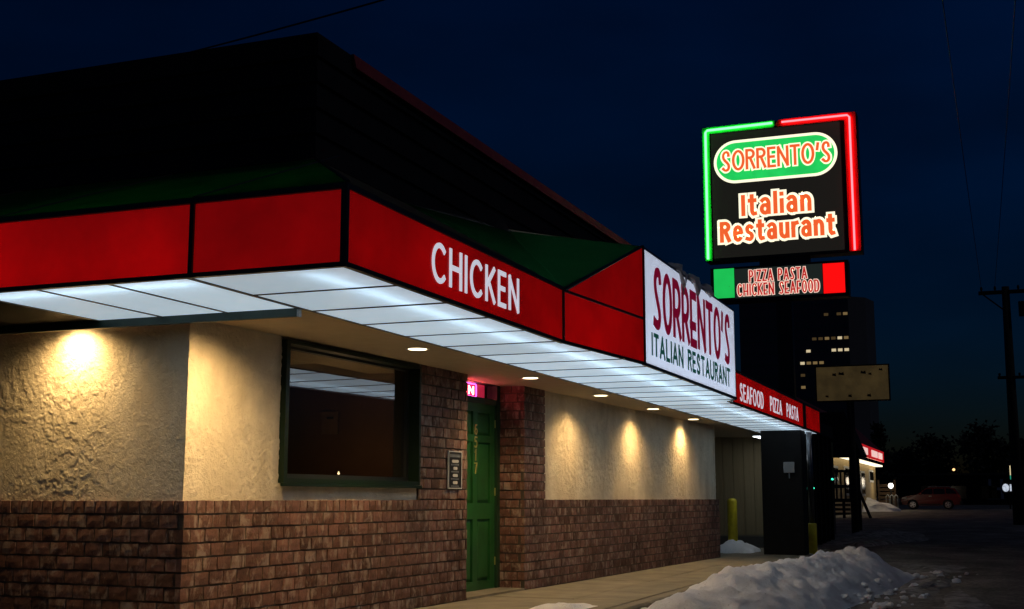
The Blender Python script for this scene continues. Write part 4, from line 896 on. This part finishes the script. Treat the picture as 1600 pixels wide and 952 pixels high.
# ---------------------------------------------------------------- office tower
ob = empty('office_tower', (350, 48, gz(350)), 'tall dark office tower with a few lit windows behind the pylon sign', 'building')
towm = surf('tower_wall', (.10, .10, .11), (.08, .08, .09), .7, scale=.05)
mb = MB(); pts = [(350, 66.5), (350, 36.5), (354, 32.2), (362, 30.6), (390, 33), (390, 66.5)]
mb.prism([(a, b_, gz(350)) for a, b_ in pts], (0, 0, 55.5)); tw = mb.build('wall', towm, ob)
MB().box((355, 45, 55.8), (375, 62, 59.5)).build('penthouse', towm, ob)
wl = [emit('window_warm', (1, .66, .26), .17), emit('window_dim', (1, .62, .22), .05), emit('window_bright', (1, .82, .5), .6)]
dk_ = surf('dark_window', (.012, .014, .018), rough=.15)
pm = bpy.data.meshes.new('window'); pm.from_pydata([(0, -.58, 0), (0, .58, 0), (0, .58, .75), (0, -.58, .75), (-.06, -.58, 0), (-.06, .58, 0), (-.06, .58, .75), (-.06, -.58, .75)], [], [(4, 7, 6, 5), (0, 1, 5, 4), (3, 7, 6, 2), (0, 4, 7, 3), (1, 2, 6, 5)])
pms = []
for m_ in [dk_] + wl: q = pm.copy(); q.materials.append(m_); pms.append(q)
rowz = [34.3 + 3.33 * k for k in range(-9, 7)]
lit = {}
def setlit(zpx, u_list, kind):
    for u in u_list:
        # pixel column -> y on the facade plane x = 350
        yy = 350 * math.tan(.3698 - math.atan((u - 800) / 1972.))
        lit[(round((1.03 + (779 - zpx) * 350 / 1965. - 34.3 - .75) / 3.33), round((yy - 37.3) / 1.72))] = kind
setlit(497, (1301,), 2); setlit(496, (1318, 1327, 1336), 1); setlit(496, (1324,), 2)
setlit(531, (1302, 1313, 1321, 1331, 1338), 1); setlit(531, (1284, 1292, 1308), 2); setlit(531, (1338, 1327), 3)
setlit(549, (1276, 1316, 1327, 1336), 3); setlit(568, (1258, 1266, 1275, 1284, 1293), 1); setlit(568, (1260,), 3); setlit(607, (1257, 1263), 1); setlit(645, (1264,), 2); setlit(587, (1266,), 2)
for r_, z_ in enumerate(rowz):
    for c_ in range(17): k_ = lit.get((r_ - 9, c_), 0); link('window', pms[k_], None, ob, (349.97, 37.3 + c_ * 1.72, z_))
# ---------------------------------------------------------------- low far building, H sign, trees, distant signs
g = gz(150)
lb = empty('low_warehouse', (150, -4, g), 'long low unlit building across the far side of the lot', 'building')
MB().box((146, -60, g), (160, 10.5, 3.55)).build('wall', M['black'], lb); MB().box((145.8, -60, 3.55), (160, 10.6, 3.75)).build('parapet', M['trim'], lb)
for k in range(7): MB().bbox((145.9, -12 + k * 3.1, 1.0), (145.99, -10.4 + k * 3.1, 2.4), .02).build('window', M['dkglass'], lb)
hm = surf('pale_letter', (.5, .48, .46)); mb = MB(); mb.box((145.9, .95, 1.0), (145.98, 1.25, 3.1)); mb.box((145.9, -.25, 1.0), (145.98, .05, 3.1)); mb.box((145.9, .05, 1.9), (145.98, .95, 2.2)); o = mb.build('letter_h_sign', hm); tag(o, 'pale letter H mounted on the far low building', 'sign')
MB().box((145.85, -.4, .95), (145.899, 1.4, .99)).build('sign_rail', hm, o)
lamp = empty('wall_lamp', (145.6, 4.7, 3.9), 'tiny orange lamp on the roof edge of the far low building', 'lamp'); MB().tube([(145.6, 4.7, 3.76), (145.6, 4.7, 4.0)], .05, 6).build('arm', M['black'], lamp); MB().lathe((145.6, 4.7, 4.0), [(.05, 0), (.14, .08), (.14, .2), (.05, .28)], 8).build('bulb', emit('orange_bulb', (1, .55, .22), 2.0), lamp)
leafm = surf('dark_foliage', (.018, .026, .014), (.010, .016, .009), .8, scale=.8)
def tree(x, y, h, rx, label, conifer=False, seed=0):
    rg = random.Random(seed); g = gz(x); t_ = empty('tree', (x, y, g), label, 'tree', 'dark trees on the horizon')
    mb = MB(); mb.tube([(x, y, g), (x + .1, y + .1, g + h * .4), (x, y, g + h * .92)], [.28, .2, .04], 8)
    for k in range(9): a = rg.uniform(0, 6.28); z = g + h * rg.uniform(.3, .8); l_ = rx * rg.uniform(.5, .9); mb.tube([(x, y, z), (x + l_ * .5 * math.cos(a), y + l_ * .5 * math.sin(a), z + l_ * .3), (x + l_ * math.cos(a), y + l_ * math.sin(a), z + l_ * .5)], [.1, .06, .02], 5)
    mb.build('trunk', M['polewood'], t_, True)
    cl = []
    for k in range(46):
        if conifer: zz = rg.random(); rr = rx * (1 - zz) * rg.uniform(.3, 1); c_ = Vector((0, 0, h * (.12 + .86 * zz)))
        else: zz = rg.uniform(-1, 1); rr = rx * math.sqrt(1 - zz * zz) * rg.uniform(.25, 1); c_ = Vector((0, 0, h * (.63 + .34 * zz)))
        a = rg.uniform(0, 6.28); cl.append(c_ + Vector((rr * math.cos(a), rr * math.sin(a), 0)))
    mb = MB()
    for c_ in cl:
        for k in range(55):
            p = Vector((x, y, g)) + c_ + Vector((rg.gauss(0, 1), rg.gauss(0, 1), rg.gauss(0, .8))) * rx * .17; s_ = rg.uniform(.18, .38)
            d1 = Vector((rg.uniform(-1, 1), rg.uniform(-1, 1), rg.uniform(-1, 1))).normalized() * s_; d2 = d1.orthogonal().normalized() * s_ * .6; mb.add([p - d1, p + d2, p + d1, p - d2], [(0, 1, 2, 3)])
    mb.build('crown', leafm, t_)
tree(165, 14.2, 10.0, 2.2, 'narrow dark conifer on the horizon left of the red vehicle', True, 1)
tree(168, 8.6, 8.0, 3.8, 'broad low dark tree on the horizon above the red vehicle', False, 2)
tree(166, 1.8, 9.2, 4.0, 'rounded dark tree on the horizon above the letter H', False, 3)
tree(172, -3.5, 7.5, 3.4, 'dark tree on the horizon just left of the utility pole', False, 4)
tree(172, 11.6, 6.2, 3.0, 'low dark tree on the horizon beside the narrow conifer', False, 5)
# roadside glowing signs by the pole
s1 = empty('white_lit_sign', (108, -.6, gz(108)), 'small white glowing roadside sign left of the utility pole', 'sign')
MB().tube([(108.1, -.62, gz(108)), (108.1, -.62, 1.5)], .06, 6).build('post', M['black'], s1); MB().bbox((108, -1.1, 1.42), (108.2, -.08, 2.32), .05).build('box', M['pylonbox'], s1)
mb = MB(); mb.prism([(107.995, -.36 + .26 * math.cos(a * .5236), 1.87 + .32 * math.sin(a * .5236)) for a in range(12)], (-.02, 0, 0)); mb.build('lit_emblem', emit('lit_emblem', (.75, .84, 1.0), .85, None, .5, 6), s1)
MB().box((107.97, -1.02, 1.6), (107.99, -.66, 2.14)).build('lit_emblem', emit('lit_emblem2', (.75, .84, 1.0), .8, None, .6, 9), s1)
s2 = empty('yellow_lit_sign', (122, -1.2, gz(122)), 'pair of tall pale yellow and green glowing strips behind the utility pole', 'sign')
MB().tube([(122.2, -1.2, gz(122)), (122.2, -1.2, 3.0)], .1, 6).build('post', M['black'], s2); MB().box((122.05, -2.7, 2.5), (122.3, -.6, 4.3)).build('cabinet', M['black'], s2)
for (ya, yb) in ((-1.16, -.82), (-2.46, -2.1)):
    MB().bbox((122.0, ya, 3.1), (122.04, yb, 3.95), .01).build('yellow_strip', emit('yellow_strip', (1, .82, .45), .75), s2); MB().box((122.0, ya, 2.72), (122.04, yb, 3.09)).build('green_strip', emit('green_strip', (.03, .45, .28), .6), s2)
